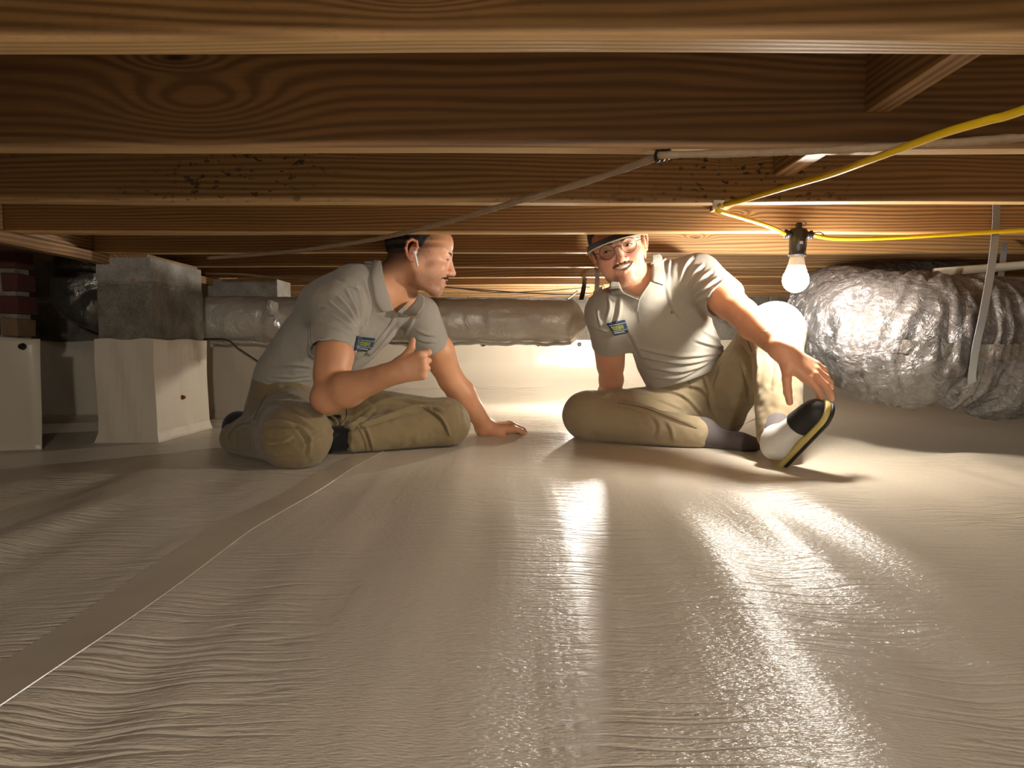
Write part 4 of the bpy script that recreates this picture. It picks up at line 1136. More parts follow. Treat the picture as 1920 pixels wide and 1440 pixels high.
def face_parts(H, par, stache, brow, teeth_open, eyes=(-1, 1), sr=1.0, br_r=1.0, mz=0.0):
    m = [(-.027, -.0880, -.0575), (-.019, -.0935, -.0630), (-.010, -.0975, -.0665), (0, -.0988, -.0677), (.010, -.0975, -.0665), (.019, -.0935, -.0630), (.027, -.0880, -.0575)]
    m = [(a, b, c + mz) for a, b, c in m]
    def strip(nm, dy, zt, zb, mat):
        V = []; Fc = []
        for i, (x, y, z) in enumerate(m):
            V += [tuple(H.w((x, y + dy, z + zt))), tuple(H.w((x, y + dy, z + zb)))]
            if i: a = (i - 1) * 2; Fc.append((a, a + 2, a + 3, a + 1))
        o = mesh_obj(nm, V, Fc, mat, None, True); set_parent_keep(o, par); s_ = o.modifiers.new('t', 'SOLIDIFY'); s_.thickness = 0.002; s_.offset = -1; return o
    strip('teeth', .0030, .0075, -.0008 - teeth_open, M['teeth']); strip('mouth', .0075, .010, -.010, M['mouth'])
    for s_ in eyes:
        bm = bmesh.new(); bmesh.ops.create_uvsphere(bm, u_segments=20, v_segments=12, radius=.0122 * H.sc, matrix=Matrix.Translation(H.w((s_ * .032, -.0795, -.0015))))
        e = bm_obj('eye', bm, M['eye_white'], par, True)
        bm = bmesh.new(); bmesh.ops.create_uvsphere(bm, u_segments=16, v_segments=10, radius=.0050 * H.sc, matrix=Matrix.Translation(H.w((s_ * .032 - .002, -.0872, -.0020))))
        i_ = bm_obj('iris', bm, M['eye'], None, True); i_.parent = e; i_.matrix_parent_inverse = e.matrix_world.inverted() @ Matrix.Identity(4); set_parent_keep(i_, e); i_.matrix_parent_inverse = Matrix.Translation(par.location).inverted()
        F = Field(H.o - .14, H.o + .14, .0016)
        br = [(.011, -.0985, .0140), (.022, -.0970, .0185), (.034, -.0905, .0195), (.046, -.0790, .0150)]
        for q, q2, r1, r2 in zip(br[:-1], br[1:], (.0030, .0036, .0030), (.0036, .0030, .0014)): F.put(H.rc((s_ * q[0], q[1] + .0012, q[2]), (s_ * q2[0], q2[1] + .0012, q2[2]), r1 * br_r, r2 * br_r), .002)
        V, Q = F.mesh(1); np_obj('eyebrow', V, Q, brow, par)
        tube_obj('eyelash', [Vector(H.w((s_ * a, b, c))) for a, b, c in ((.0205, -.0915, -.0035), (.026, -.0930, -.0005), (.032, -.0934, .0006), (.038, -.0920, -.0005), (.0435, -.0885, -.0040))], .0010, M['hair'], par, 6)
    F = Field(H.o - .15, H.o + .15, .0016)
    for s_ in (-1, 1):
        mu = [(.001, -.1045, -.0535, .0036), (.010, -.1030, -.0545, .0042), (.020, -.0975, -.0565, .0038), (.0290, -.0890, -.0590, .0030), (.0335, -.0845, -.0660, .0020)]
        mu = [(a, b, c + mz * .8, d) for a, b, c, d in mu]
        for q, q2 in zip(mu[:-1], mu[1:]): F.put(H.rc((s_ * q[0], q[1] + .002, q[2]), (s_ * q2[0], q2[1] + .002, q2[2]), q[3] * sr, q2[3] * sr), .003)
    V, Q = F.mesh(1); N = normals(V, Q); V = V + N * (0.0008 * vnoise(V, 420, 3))[:, None]
    np_obj('moustache', V, Q, stache, par)

def collar(bvh, par, c, lat, fwd, up, Rl, Rf, drop_front, rise_back, gap, fall, mat, tip=0.018, rot=0.0):
    """folded polo collar: stand inside, fall outside, open at the front"""
    c = A(c); lat = nrm(lat); up = nrm(up); fwd = nrm(fwd); V = []; Fc = []; n = 44
    for i in range(n + 1):
        a = math.radians(gap + (360 - 2 * gap) * i / n); co, si = math.cos(a), math.sin(a)
        if i == 0:
            l0, f0 = lat, fwd; ra_ = math.radians(rot); lat = l0 * math.cos(ra_) - f0 * math.sin(ra_); fwd = f0 * math.cos(ra_) + l0 * math.sin(ra_)
        base = c + lat * Rl * si + fwd * Rf * co; out = nrm(lat * si * 1.0 + fwd * co)
        hgt = rise_back * (0.5 - 0.5 * co) - drop_front * (0.5 + 0.5 * co) ** 1.6
        edge = min(i, n - i) / n; ext = tip * max(0, 1 - edge * 9)
        p0 = base + up * (hgt - 0.020) - out * 0.002
        p1 = base + up * (hgt + 0.004); p2 = base + up * (hgt + 0.006) + out * 0.007
        p3 = base + up * (hgt - fall * 0.5) + out * (0.015 + 0.3 * fall * .5); p4 = base + up * (hgt - fall * .85 - .3 * ext) + out * (0.017 + 0.55 * fall * .6) + lat * (2.4 * ext * np.sign(si))
        for q, of in ((p3, .007), (p4, .0045)):
            co_, nn_, ix_, ds_ = bvh.find_nearest(Vector(q))
            if co_ is not None and ds_ < .05: q[:] = A(co_) + A(nn_) * of
        V += [tuple(p0), tuple(p1), tuple(p2), tuple(p3), tuple(p4)]
        if i:
            for j in range(4): q = (i - 1) * 5 + j; Fc.append((q, q + 1, q + 6, q + 5))
    o = mesh_obj('collar', V, Fc, mat, None, True); set_parent_keep(o, par)
    s_ = o.modifiers.new('s', 'SUBSURF'); s_.levels = 1; s_.render_levels = 1
    s_ = o.modifiers.new('t', 'SOLIDIFY'); s_.thickness = 0.0028; s_.offset = 0
    return o
def badge(bvh, c, par, mk=1.0):
    """navy patch with two ruled lines, two rows of lime lettering and a pale script line"""
    o = patch_obj('badge', bvh, quad_grid(c, 9, 9), M['navy'], par, 0.0022, 0.0016); tag(o, 'navy patch with lime lettering')
    def sub(u0, v0, u1, v1):
        f = lambda u, v: tuple((1 - v) * ((1 - u) * c[0][k] + u * c[1][k]) + v * ((1 - u) * c[3][k] + u * c[2][k]) for k in (0, 1))
        return (f(u0, v0), f(u1, v0), f(u1, v1), f(u0, v1))
    parts = [text_on('lettering', bvh, 'CRAWLSPACE', sub(.10, .29, .80, .43), M['lime'], par, 0.0042, 0.02), text_on('lettering', bvh, 'CONCEPTS', sub(.12, .45, .78, .60), M['lime'], par, 0.0042, 0.02)]
    for v in (.20, .68): parts.append(patch_obj('rule', bvh, quad_grid(sub(.04, v - .012, .97, v + .012), 2, 8), M['patch_pale'], par, 0.0040, 0.0005))
    p0 = [(.08 + .66 * t, .80 + .035 * math.sin(t * 40) + .02 * t) for t in np.linspace(0, 1, 40)]
    f = lambda u, v: tuple((1 - v) * ((1 - u) * c[0][k] + u * c[1][k]) + v * ((1 - u) * c[3][k] + u * c[2][k]) for k in (0, 1))
    parts.append(line_on('script_line', bvh, [f(*q) for q in p0], 0.9, M['patch_pale'], par, 0.0042))
    for q in parts:
        q.parent = o; q.matrix_parent_inverse = Matrix.Translation(par.location).inverted()

# ------------------------------------------------------------------ man on the left, in profile
def man_left():
    sk = {}
    pel, wai, mid, che, sho, nek = P(556, 768, 2.22), P(566, 708, 2.20), P(612, 645, 2.17), P(660, 592, 2.145), P(700, 562, 2.13), P(727, 535, 2.13)
    lat = (.64, .77, -.04)
    H = Head(P(787, 475, 2.13), Rm('Z', 92) @ Rm('X', 14) , 1.00)
    Sr, Sl = P(632, 580, 1.99), P(786, 590, 2.25)
    Er, Wr = P(618, 742, 1.84), P(736, 700, 1.76)
    El, Wl = P(846, 712, 2.33), P(914, 803, 2.40)
    hipR, hipL = P(545, 768, 2.17), P(590, 770, 2.29)
    knR, anR = P(560, 822, 1.83), P(448, 826, 2.09)
    knL, anL = P(828, 792, 2.28), P(640, 824, 2.13)
    nb = A(H.w((0, .030, -.050)))
    def build(F):
        head_sdf(F, H, open_=.0050, squint=.0014)
        F.put(rcone(nb, A(nek) + np.array([-.01, 0, -.01]), .057 * 1.0, .062), .03)
        F.put(rcone(A(nek), Sr, .045, .050), .03); F.put(rcone(A(nek), Sl, .045, .050), .03)
        F.put(loft([(pel, lat, .13, .09), (wai, lat, .125, .085), (mid, lat, .13, .085), (che, lat, .14, .085), (sho, lat, .12, .07)]), .03)
        F.put(rcone(hipR, knR, .055, .042), .03); F.put(rcone(knR, anR, .042, .030), .02); F.put(rcone(hipL, knL, .055, .042), .03); F.put(rcone(knL, anL, .042, .030), .02)
        for S, E, W in ((Sr, Er, Wr), (Sl, El, Wl)):
            S, E, W = A(S), A(E), A(W)
            F.put(rcone(S, E, .054, .041), .02); F.put(rcone(S * .45 + E * .55 + np.array([.012, -.01, 0]), S * .25 + E * .75, .045, .040), .03)
            f1 = E + (W - E) * .28; F.put(rcone(E, f1, .041, .0455), .02); F.put(rcone(f1, W, .0455, .0275), .02)
        F.put(ell(A(Er) + np.array([-.012, -.005, -.012]), (.033, .03, .03)), .03)
        hand(F, Wr, (.90, -.10, .26), (.15, -1, .12), -1, ((46, 66, 45), (76, 80, 50), (82, 82, 50), (86, 80, 50)), ((.85, .50, .05), (.75, .62, .05), (.45, .9, .0)), sc=.92, tl=.80)
        hand(F, Wl, (.97, .02, .10), (-.10, -.25, 1), 1, ((26, 28, 8), (30, 30, 8), (34, 30, 10), (38, 30, 10)), ((.75, .55, -.35), (.85, .35, -.25), (.95, .1, -.1)))
    def colorf(V):
        c = np.tile(np.array(lin(216, 158, 118)), (len(V), 1)); L = H.loc(V); x, y, z = L.T
        ish = (np.abs(x) < .1) & (np.abs(y) < .14) & (z > -.16) & (z < .14)
        face = sst(.10, .06, np.linalg.norm(L - np.array([0, -.07, -.03]), axis=1)); c = mixc(c, (234, 180, 148), face * .8)
        c = mixc(c, (205, 110, 88), .35 * np.exp(-((np.abs(x) - .04) / .02) ** 2 - ((y + .075) / .03) ** 2 - ((z + .035) / .02) ** 2) * ish)
        c = mixc(c, (205, 112, 92), .5 * sst(.076, .084, np.abs(x)) * ish)
        g = vnoise(V, 320, 5) * .12
        fade = sst(-.058, .010, y + g * .1) * sst(-.075, .012, z + .55 * np.clip(y, -.02, .1) + .02 * g) * ish * (np.abs(x) < .080)
        c = mixc(c, (44, 33, 26), np.clip(fade * .95, 0, .95))
        beard = sst(-.040, -.075, z + .10 * np.clip(y + .05, -1, 1)) * sst(.028, -.01, y) * sst(-.150, -.125, z) * ish
        beard *= sst(.02, .035, np.hypot(x, (z + .070) * 1.6)) * .6 + .4
        c = mixc(c, (98, 68, 50), np.clip(beard * (.55 + g), 0, .8))
        lips = np.exp(-((z + .0677 - .35 * np.abs(x)) / .0095) ** 4) * (np.abs(x) < .026) * (y < -.085) * ish; c = mixc(c, (176, 92, 80), lips * .7)
        far = ~ish; c[far] *= (1 + .10 * vnoise(V[far], 22, 8))[:, None]
        return c
    hb = A(H.o); boxes = [(hb + np.array([-.155, -.13, -.20]), hb + np.array([.175, .13, .16]), .0018)]
    for W, c_ in ((Wr, (.055, -.01, .015)), (Wl, (.085, 0, -.01))):
        q = A(W) + np.array(c_); ext = np.array([.115, .085, .10]); boxes.append((q - ext, q + ext, .0018))
    body = make_body('person', build, boxes, (-1.0, 1.6, -.02), (.12, 2.62, .72), colorf)
    tag(body, 'man with dark cropped hair sitting cross legged in olive trousers, seen in profile', 'person', 'crawl space crew')
    face_parts(H, body, M['stubble'], M['hair'], .003, (-1, 1), .78, .72)
    # hair
    F = Field(hb - .17, hb + .17, .0024); F.put(H.e((0, .014, .031), (.0785, .1010, .0925)), .002)
    F.put(H.e((0, -.115, -.02), (.14, .125, .140)), .006, 'c'); F.cut(H.w((0, .06, -.030)), H.R @ np.array([0, -.42, -.90]), .004)
    F.put(H.e((0, .012, .030), (.0715, .0935, .0850)), .001, 'c')
    for s_ in (-1, 1): F.put(H.e((s_ * .085, .012, -.012), (.02, .030, .040)), .006, 'c')
    V, Q = F.mesh(1); V = V + normals(V, Q) * (0.0012 * vnoise(V, 260, 12))[:, None]
    tag(np_obj('hair', V, Q, M['hair'], body), 'short dark hair')
    # earbud
    F = Field(hb - .15, hb + .15, .0016)
    F.put(H.e((-.0845, .004, -.010), (.0065, .0070, .0065)), .002); F.put(H.rc((-.0885, .003, -.012), (-.0880, -.014, -.046), .0036, .0034), .003)
    V, Q = F.mesh(1); tag(np_obj('earbud', V, Q, M['earbud'], body), 'white wireless earbud')
    # ---- shirt
    F = Field((-.98, 1.78, .10), (-.12, 2.50, .66), .0036)
    F.put(loft([(P(562, 728, 2.21), lat, .160, .122), (wai, lat, .156, .118), (mid, lat, .160, .118), (che, lat, .168, .116), (sho, lat, .135, .092)]), .03)
    F.put(loft([(P(640, 600, 2.13), lat, .172, .110), (P(684, 562, 2.135), lat, .15, .09)]), .03)
    F.put(rcone(A(nek) + np.array([-.035, 0, -.02]), A(nek) + np.array([-.02, 0, -.005]), .068, .062), .04)
    F.put(rcone(Sr, P(620, 672, 1.905), .071, .068), .045); F.put(ell(A(Sr) + np.array([-.006, .01, .0]), (.076, .07, .072)), .04)
    F.put(rcone(Sl, P(816, 668, 2.29), .066, .062), .04)
    F.cut(A(P(620, 657, 1.945)), A(P(618, 742, 1.84)) - A(Sr) + np.array([.03, 0, 0])) if False else None
    # sleeve mouths
    def mouth(S, E, p, r):
        ax = nrm(A(E) - A(S)); p = A(p)
        g = F.region(p - .13, p + .14); sl, X, Y, Z = g
        s1 = (X - p[0]) * ax[0] + (Y - p[1]) * ax[1] + (Z - p[2]) * ax[2]
        rad = np.sqrt(np.maximum((X - p[0]) ** 2 + (Y - p[1]) ** 2 + (Z - p[2]) ** 2 - s1 ** 2, 0))
        b = np.maximum(s1, -1) ; inside = rad < r
        F.d[sl] = np.where(inside, np.maximum(F.d[sl], b), F.d[sl]).astype(np.float32)
        F.put(rcone(p - ax * .02, p + ax * .06, .057, .055), .002, 'c')
    mouth(Sr, Er, P(621, 659, 1.91), .11); mouth(Sl, El, P(812, 655, 2.285), .09)
    F.cut(A(P(560, 722, 2.21)), (-.25, .05, -1))
    upn = nrm(nb - A(nek)); fwn = np.cross(nrm(np.array(lat) - upn * (np.array(lat) @ upn)), upn)
    F.put(ell(A(nek) + fwn * .006 - upn * .012, (.072, .072, .072)), .03)
    F.put(rcone(nb, A(nek) + upn * .022, .058, .056), .006, 'c')
    V, Q = F.mesh(2)
    z = lambda pts: [(400 + a / 3, 420 + b / 3) for a, b in pts]
    fl = [(z([(805, 612), (720, 545), (610, 480)]), 3.2, .0060), (z([(808, 600), (745, 520), (650, 440)]), 3.2, .0065), (z([(812, 590), (770, 490), (700, 410)]), 3, .0060), (z([(818, 585), (800, 480), (745, 370)]), 3, .0060),
          (z([(830, 575), (835, 470), (800, 340)]), 3, .0055), (z([(855, 560), (880, 450), (850, 320)]), 3.2, .005), (z([(800, 635), (700, 590), (600, 560)]), 3, .0050), (z([(700, 300), (770, 330), (830, 360)]), 2.6, .004),
          (z([(1035, 600), (900, 730), (760, 830)]), 3.2, .0065), (z([(1070, 610), (960, 760), (850, 830)]), 4.0, .0060), (z([(1010, 560), (940, 650), (900, 700)]), 2.6, .0035), (z([(1090, 480), (1050, 560), (1000, 640)]), 3, .0045),
          (z([(1130, 520), (1090, 610), (1060, 680)]), 3, .005), (z([(330, 855), (430, 862), (545, 850)]), 2.4, .0035), (z([(300, 880), (420, 885), (550, 875)]), 2.2, .003), (z([(350, 800), (450, 790), (545, 800)]), 3.4, .003),
          (z([(545, 560), (545, 640), (548, 700)]), 2.6, .005), (z([(560, 640), (680, 670), (790, 705)]), 2.6, .0028), (z([(1150, 600), (1200, 620), (1250, 625)]), 2.6, .004), (z([(1140, 640), (1190, 660), (1255, 660)]), 2.6, .004)]
    V = folds(V, Q, fl, .0012, 3)
    bv = bvh_of(V, Q); zc = lambda pts: [(653 + a / 7, 397 + b / 7) for a, b in pts]
    Q = open_neck(V, Q, zc([(425, 640), (445, 850), (510, 1110), (580, 1275), (640, 1335), (740, 1235), (830, 1145), (905, 1080), (960, 900), (960, 560), (425, 560)]))
    sh = np_obj('shirt', V, Q, M['shirt'], body); tag(sh, 'grey heather polo shirt')
    flap_on('collar', bv, zc([(425, 640), (440, 800), (475, 970), (522, 1130), (575, 1275)]), zc([(330, 685), (285, 840), (310, 1010), (350, 1190), (430, 1305)]), M['shirt'], sh)
    flap_on('collar', bv, zc([(925, 1070), (880, 1165), (790, 1255), (650, 1345)]), zc([(1000, 1110), (985, 1250), (910, 1345), (765, 1370)]), M['shirt'], sh)
    up = nrm(nb - A(nek)); ln = nrm(np.array(lat) - up * (np.array(lat) @ up)); fw = np.cross(ln, up)
    collar(bv, sh, A(nek) + up * .022 + fw * .004, ln, fw, up, .062, .064, .058, .010, 112, .040, M['shirt'], .0)
    badge(bv, ((668, 630), (703, 634), (696, 659), (663, 656)), sh)
    o = line_on('placket', bv, [(744, 588), (737, 606), (724, 626), (706, 648), (690, 664)], 11, M['shirt'], sh, .0020)
    for q in ((745, 636),):
        p_ = lay_on(bv, *q, .002)
        if p_: bm = bmesh.new(); bmesh.ops.create_uvsphere(bm, u_segments=10, v_segments=6, radius=.005, matrix=Matrix.Translation(p_) @ Matrix.Diagonal((1, .5, 1, 1))); bm_obj('button', bm, M['button'], sh, True)
    line_on('armhole_seam', bv, z([(545, 545), (548, 620), (550, 690)]), 1.2, M['shirt_seam'], sh, .0008)
    line_on('sleeve_hem', bv, z([(545, 668), (620, 680), (700, 694), (785, 712)]), 1.0, M['shirt_seam'], sh, .0008)
    # ---- trousers
    F = Field((-1.02, 1.66, -.02), (-.02, 2.56, .34), .0040)
    F.put(loft([(A(pel) + np.array([0, 0, -.02]), lat, .165, .135), (P(562, 722, 2.21), lat, .155, .118)]), .02)
    F.put(ell(A(pel) + np.array([-.01, .02, -.03]), (.15, .15, .105)), .04)
    F.put(rcone(hipR, knR, .100, .080), .06); F.put(ell(A(knR) + np.array([-.014, .02, .004]), (.082, .095, .066)), .05)
    F.put(rcone(A(knR) + np.array([-.03, .04, -.008]), A(anR) + np.array([.0, 0, .008]), .074, .056), .05)
    F.put(rcone(hipL, knL, .102, .078), .05); F.put(rcone(A(knL) + np.array([0, -.03, -.01]), A(anL) + np.array([.035, -.01, .004]), .070, .058), .03)
    F.put(ell(A(knL) + np.array([.02, -.01, 0]), (.075, .085, .078)), .03)
    g = F.region((-1.1, 1.6, -.1), (.1, 2.6, .12))
    axL = nrm(A(anL) - A(knL)); cuffL = A(P(648, 824, 2.12))
    sl, X, Y, Z = F.region(cuffL - .12, cuffL + .10); s1 = (X - cuffL[0]) * axL[0] + (Y - cuffL[1]) * axL[1]
    axr = np.sqrt(np.maximum((X - cuffL[0]) ** 2 + (Y - cuffL[1]) ** 2 - s1 ** 2, 0) + 0 * Z); keep = (axr < .080) & (Z < .112) & (s1 < .10) & (Y > 1.99); F.d[sl] = np.where(keep, np.maximum(F.d[sl], s1), F.d[sl]).astype(np.float32)
    F.cut((0, 0, .004), (0, 0, -1), .01)
    V, Q = F.mesh(2)
    fl = [(z([(270, 1130), (340, 1110), (450, 1130)]), 3.6, .0060), (z([(280, 1180), (330, 1230), (420, 1220)]), 4, .0070), (z([(300, 1210), (360, 1250), (440, 1200)]), 3, .005), (z([(240, 1140), (250, 1070), (300, 1000)]), 3, .004),
          (z([(620, 1050), (700, 1120), (640, 1190)]), 4, .004), (z([(660, 1170), (780, 1130), (900, 1040)]), 3.6, .0060), (z([(760, 1140), (860, 1120), (1100, 1040), (1190, 1030)]), 3.0, .0060), (z([(900, 1000), (1050, 985), (1200, 1010), (1330, 1000)]), 3.0, .0055),
          (z([(1060, 1060), (1180, 1030), (1290, 1040)]), 3.2, .006), (z([(1200, 1030), (1290, 1100), (1330, 1190)]), 2.4, .0050), (z([(430, 960), (500, 980), (560, 1020)]), 3.4, .003), (z([(100, 1180), (180, 1150), (260, 1160)]), 3, .004),
          (z([(130, 1280), (230, 1300), (330, 1310)]), 4, .0035), (z([(500, 1260), (560, 1200), (620, 1170)]), 4, .003), (z([(740, 1160), (760, 1220), (780, 1275)]), 2.2, .003), (z([(850, 1130), (880, 1200), (900, 1275)]), 2.2, .003)]
    fl += [(z([(300, 1000), (420, 1010), (560, 1080)]), 4, .0050), (z([(330, 1060), (450, 1080), (580, 1150)]), 4, .0055), (z([(240, 1250), (330, 1290), (450, 1290)]), 4, .0045), (z([(470, 1120), (540, 1200), (540, 1300)]), 4, .0040), (z([(90, 1240), (170, 1260), (240, 1220)]), 3.4, .005)]
    V = folds(V, Q, fl, .0024, 6)
    tr = np_obj('trousers', V, Q, M['khaki_dark'], body); tag(tr, 'olive khaki work trousers'); bt = bvh_of(V, Q)
    for nm, pts, wd in (('seam', [(1180, 1030), (1270, 1090), (1330, 1190)], 1.4), ('seam', [(750, 1030), (745, 1090), (700, 1140)], 1.3), ('cuff_seam', [(830, 1130), (870, 1200), (895, 1275)], 1.2), ('cuff_seam', [(805, 1135), (842, 1200), (866, 1278)], 1.0), ('seam', [(230, 1100), (260, 1030), (300, 960)], 1.2), ('seam', [(90, 1215), (95, 1180), (150, 1130), (210, 1120)], 1.2)):
        line_on(nm, bt, z(pts), wd, M['seam'], tr, .0010)
    # ---- socks
    F = Field((-1.02, 1.85, -.01), (-.40, 2.42, .20), .0030)
    a = A(anL); F.put(rcone(a + np.array([.03, 0, .004]), a + np.array([-.04, -.012, .0]), .043, .041), .01); F.put(rcone(a + np.array([-.03, -.02, -.002]), a + np.array([-.14, .05, -.004]), .040, .034), .02)
    F.cut((0, 0, .003), (0, 0, -1), .008); V, Q = F.mesh(1); tag(np_obj('sock', V, Q, M['black_sock'], body), 'black sock')
    F = Field((-1.10, 1.85, -.01), (-.70, 2.42, .22), .0030)
    a = A(P(447, 806, 2.10)); F.put(rcone(a + np.array([.03, -.01, -.02]), a + np.array([-.005, .01, .005]), .044, .042), .02); F.put(rcone(a, a + np.array([-.012, .10, -.01]), .042, .036), .02); F.put(ell(a + np.array([-.008, .02, .018]), (.038, .045, .036)), .02)
    V, Q = F.mesh(1); tag(np_obj('sock', V, Q, M['black_sock'], body), 'black sock')
    return body

# ------------------------------------------------------------------ man on the right, cap and glasses
def man_right():
    pel, wai, mid, che, sho, nek = P(1302, 768, 2.50), P(1288, 700, 2.43), P(1260, 640, 2.345), P(1238, 592, 2.27), P(1222, 553, 2.22), P(1199, 534, 2.18)
    lat = (.93, .02, .36)
    H = Head(P(1159, 463, 2.13), Rm('Y', -17) @ Rm('Z', -12) @ Rm('X', 6), 1.02)
    Sr, Sl = P(1140, 588, 2.22), P(1308, 520, 2.19)
    Er, Wr = P(1146, 712, 2.42), P(1140, 800, 2.66)
    El, Wl = P(1392, 588, 1.985), P(1472, 662, 1.79)
    hipR, hipL = P(1268, 772, 2.43), P(1340, 768, 2.47)
    knR, anR = P(1106, 778, 2.33), P(1318, 814, 2.22)
    knL, anL = P(1452, 618, 2.09), P(1462, 820, 1.93)
    nb = A(H.w((0, .030, -.050)))
    def build(F):
        head_sdf(F, H, open_=.0084, squint=.0018, jw=.038, mz=.008, jaw=-.006)
        F.put(rcone(nb, A(nek) + np.array([0, .01, -.015]), .056, .064), .03)
        F.put(rcone(A(nek), Sr, .045, .05), .03); F.put(rcone(A(nek), Sl, .045, .05), .03)
        F.put(loft([(pel, lat, .13, .09), (wai, lat, .13, .085), (mid, lat, .13, .085), (che, lat, .14, .085), (sho, lat, .12, .07)]), .03)
        F.put(rcone(hipR, knR, .055, .042), .03); F.put(rcone(knR, anR, .042, .030), .02); F.put(rcone(hipL, knL, .055, .042), .03); F.put(rcone(knL, anL, .042, .030), .02)
        for S, E, W in ((Sr, Er, Wr), (Sl, El, Wl)):
            S, E, W = A(S), A(E), A(W)
            F.put(rcone(S, E, .053, .040), .02); F.put(rcone(S * .5 + E * .5, S * .25 + E * .75, .044, .040), .03)
            f1 = E + (W - E) * .28; F.put(rcone(E, f1, .040, .043), .02); F.put(rcone(f1, W, .043, .0270), .02)
        hand(F, Wl, (.78, -.22, -.58), (.28, -.88, .40), 1, ((10, 18, 12), (8, 20, 12), (12, 22, 14), (18, 26, 16)), ((.50, .85, -.15), (.62, .72, -.30), (.72, .60, -.35)), (.34, .10, -.12, -.32), sc=1.0)
        hand(F, Wr, (-.15, .95, -.12), (0, .1, 1), -1, ((20, 20, 10),) * 4, ((.6, .7, -.3), (.8, .4, -.3), (.9, .2, -.2)))
    def colorf(V):
        c = np.tile(np.array(lin(214, 158, 124)), (len(V), 1)); L = H.loc(V); x, y, z = L.T
        ish = (np.abs(x) < .1) & (np.abs(y) < .14) & (z > -.16) & (z < .14)
        face = sst(.12, .07, np.linalg.norm(L - np.array([0, -.07, -.03]), axis=1)); c = mixc(c, (232, 178, 150), face * .8)
        c = mixc(c, (214, 118, 98), .45 * np.exp(-((np.abs(x) - .040) / .018) ** 2 - ((z + .035) / .018) ** 2) * (y < -.04) * ish)
        c = mixc(c, (214, 120, 100), .4 * np.exp(-(x / .012) ** 2 - ((z + .04) / .012) ** 2) * (y < -.1) * ish)
        g = vnoise(V, 320, 5) * .12
        beard = sst(-.068, -.084, z) * sst(-.150, -.125, z) * sst(.045, .024, np.abs(x)) * (y < -.03) * ish
        c = mixc(c, (140, 94, 66), np.clip(beard * (.5 + g), 0, .65))
        lips = np.exp(-((z + .0597 - .35 * np.abs(x)) / .0105) ** 4) * (np.abs(x) < .026) * (y < -.085) * ish; c = mixc(c, (190, 100, 90), lips * .7)
        hair = sst(-.02, .02, y) * sst(-.03, .01, z) * (np.abs(x) < .08) * ish; c = mixc(c, (84, 58, 40), hair * .9)
        far = ~ish; c[far] *= (1 + .10 * vnoise(V[far], 22, 8))[:, None]
        return c
    hb = A(H.o); boxes = [(hb + np.array([-.14, -.165, -.19]), hb + np.array([.16, .14, .16]), .0018)]
    q = A(Wl) + np.array([.055, -.035, -.055]); ext = np.array([.12, .105, .115]); boxes.append((q - ext, q + ext, .0018))
    body = make_body('person', build, boxes, (.05, 1.62, -.02), (1.02, 2.98, .76), colorf)
    tag(body, 'smiling man in a cap and round glasses, one knee up, arm over the knee', 'person', 'crawl space crew')
    face_parts(H, body, M['ginger'], M['ginger'], .004, (-1, 1), 1.0, .6, .008)
    # cap: crown and brim
    F = Field(hb - .19, hb + .19, .0026); F.put(H.e((0, .012, .036), (.0835, .1060, .0960)), .002); F.cut(H.w((0, 0, .034)), H.R @ np.array([0, .10, -1]), .003); F.put(H.e((0, .012, .030), (.0790, .1010, .0920)), .001, 'c')
    V, Q = F.mesh(1); cap = np_obj('cap', V, Q, M['cap'], body); tag(cap, 'dark cap')
    V = []; Fc = []; n, m = 25, 8
    for i in range(n):
        u = (i / (n - 1) - .5) * 2; ang = u * math.radians(78)
        for j in range(m):
            t = j / (m - 1)
            inner = np.array([.082 * math.sin(ang), .012 - .100 * math.cos(ang), .036]); outr = np.array([.094 * math.sin(ang * .95), -.080 - .080 * max(0, math.cos(ang * .98)) ** .8, .022 - .014 * abs(u) ** 2.0])
            p_ = inner * (1 - t) + outr * t; p_[2] += .008 * math.sin(t * math.pi) * (1 - abs(u)); V.append(tuple(H.w(p_)))
    for i in range(n - 1):
        for j in range(m - 1): a = i * m + j; Fc.append((a, a + 1, a + m + 1, a + m))
    o = mesh_obj('brim', V, Fc, M['cap'], None, True); set_parent_keep(o, cap); s_ = o.modifiers.new('t', 'SOLIDIFY'); s_.thickness = .003
    ed = [Vector(V[i * m + m - 1]) for i in range(n)]; o = tube_obj('brim_edge', ed, .0021, M['cap_edge'], cap, 8); tag(o, 'pale brim edge')
    # glasses
    gl = None; fr = []
    for s_ in (-1, 1):
        ring = [Vector(H.w((s_ * .0325 + .0218 * math.cos(a), -.1050 + .006 * abs(math.cos(a)) * (1 if math.cos(a) * s_ > 0 else 0), -.0035 + .0210 * math.sin(a)))) for a in np.linspace(0, 2 * math.pi, 37)]
        o = tube_obj('spectacle_rim', ring, .0008, M['wire_frame'], body, 8, None, False); fr.append(o)
        V = [tuple(H.w((s_ * .0325, -.1050, -.0035)))] + [tuple(v) for v in ring[:-1]]
        le = mesh_obj('lens', V, [(0, 1 + i, 1 + (i + 1) % 36) for i in range(36)], M['lens'], None, True); set_parent_keep(le, o); le.matrix_parent_inverse = Matrix.Translation(body.location).inverted()
        sm = le.modifiers.new('t', 'SOLIDIFY'); sm.thickness = .001
        tube_obj('spectacle_arm', [Vector(H.w(q)) for q in ((s_ * .0565, -.099, .001), (s_ * .072, -.080, .003), (s_ * .080, -.03, .004), (s_ * .084, .012, .004))], .0011, M['wire_frame'], body, 8)
    tube_obj('spectacle_bridge', [Vector(H.w(q)) for q in ((-.010, -.105, .001), (-.004, -.1075, .0045), (.004, -.1075, .0045), (.010, -.105, .001))], .0011, M['wire_frame'], body, 8)
    # ---- shirt
    F = Field((.08, 1.88, .09), (.96, 2.72, .72), .0036)
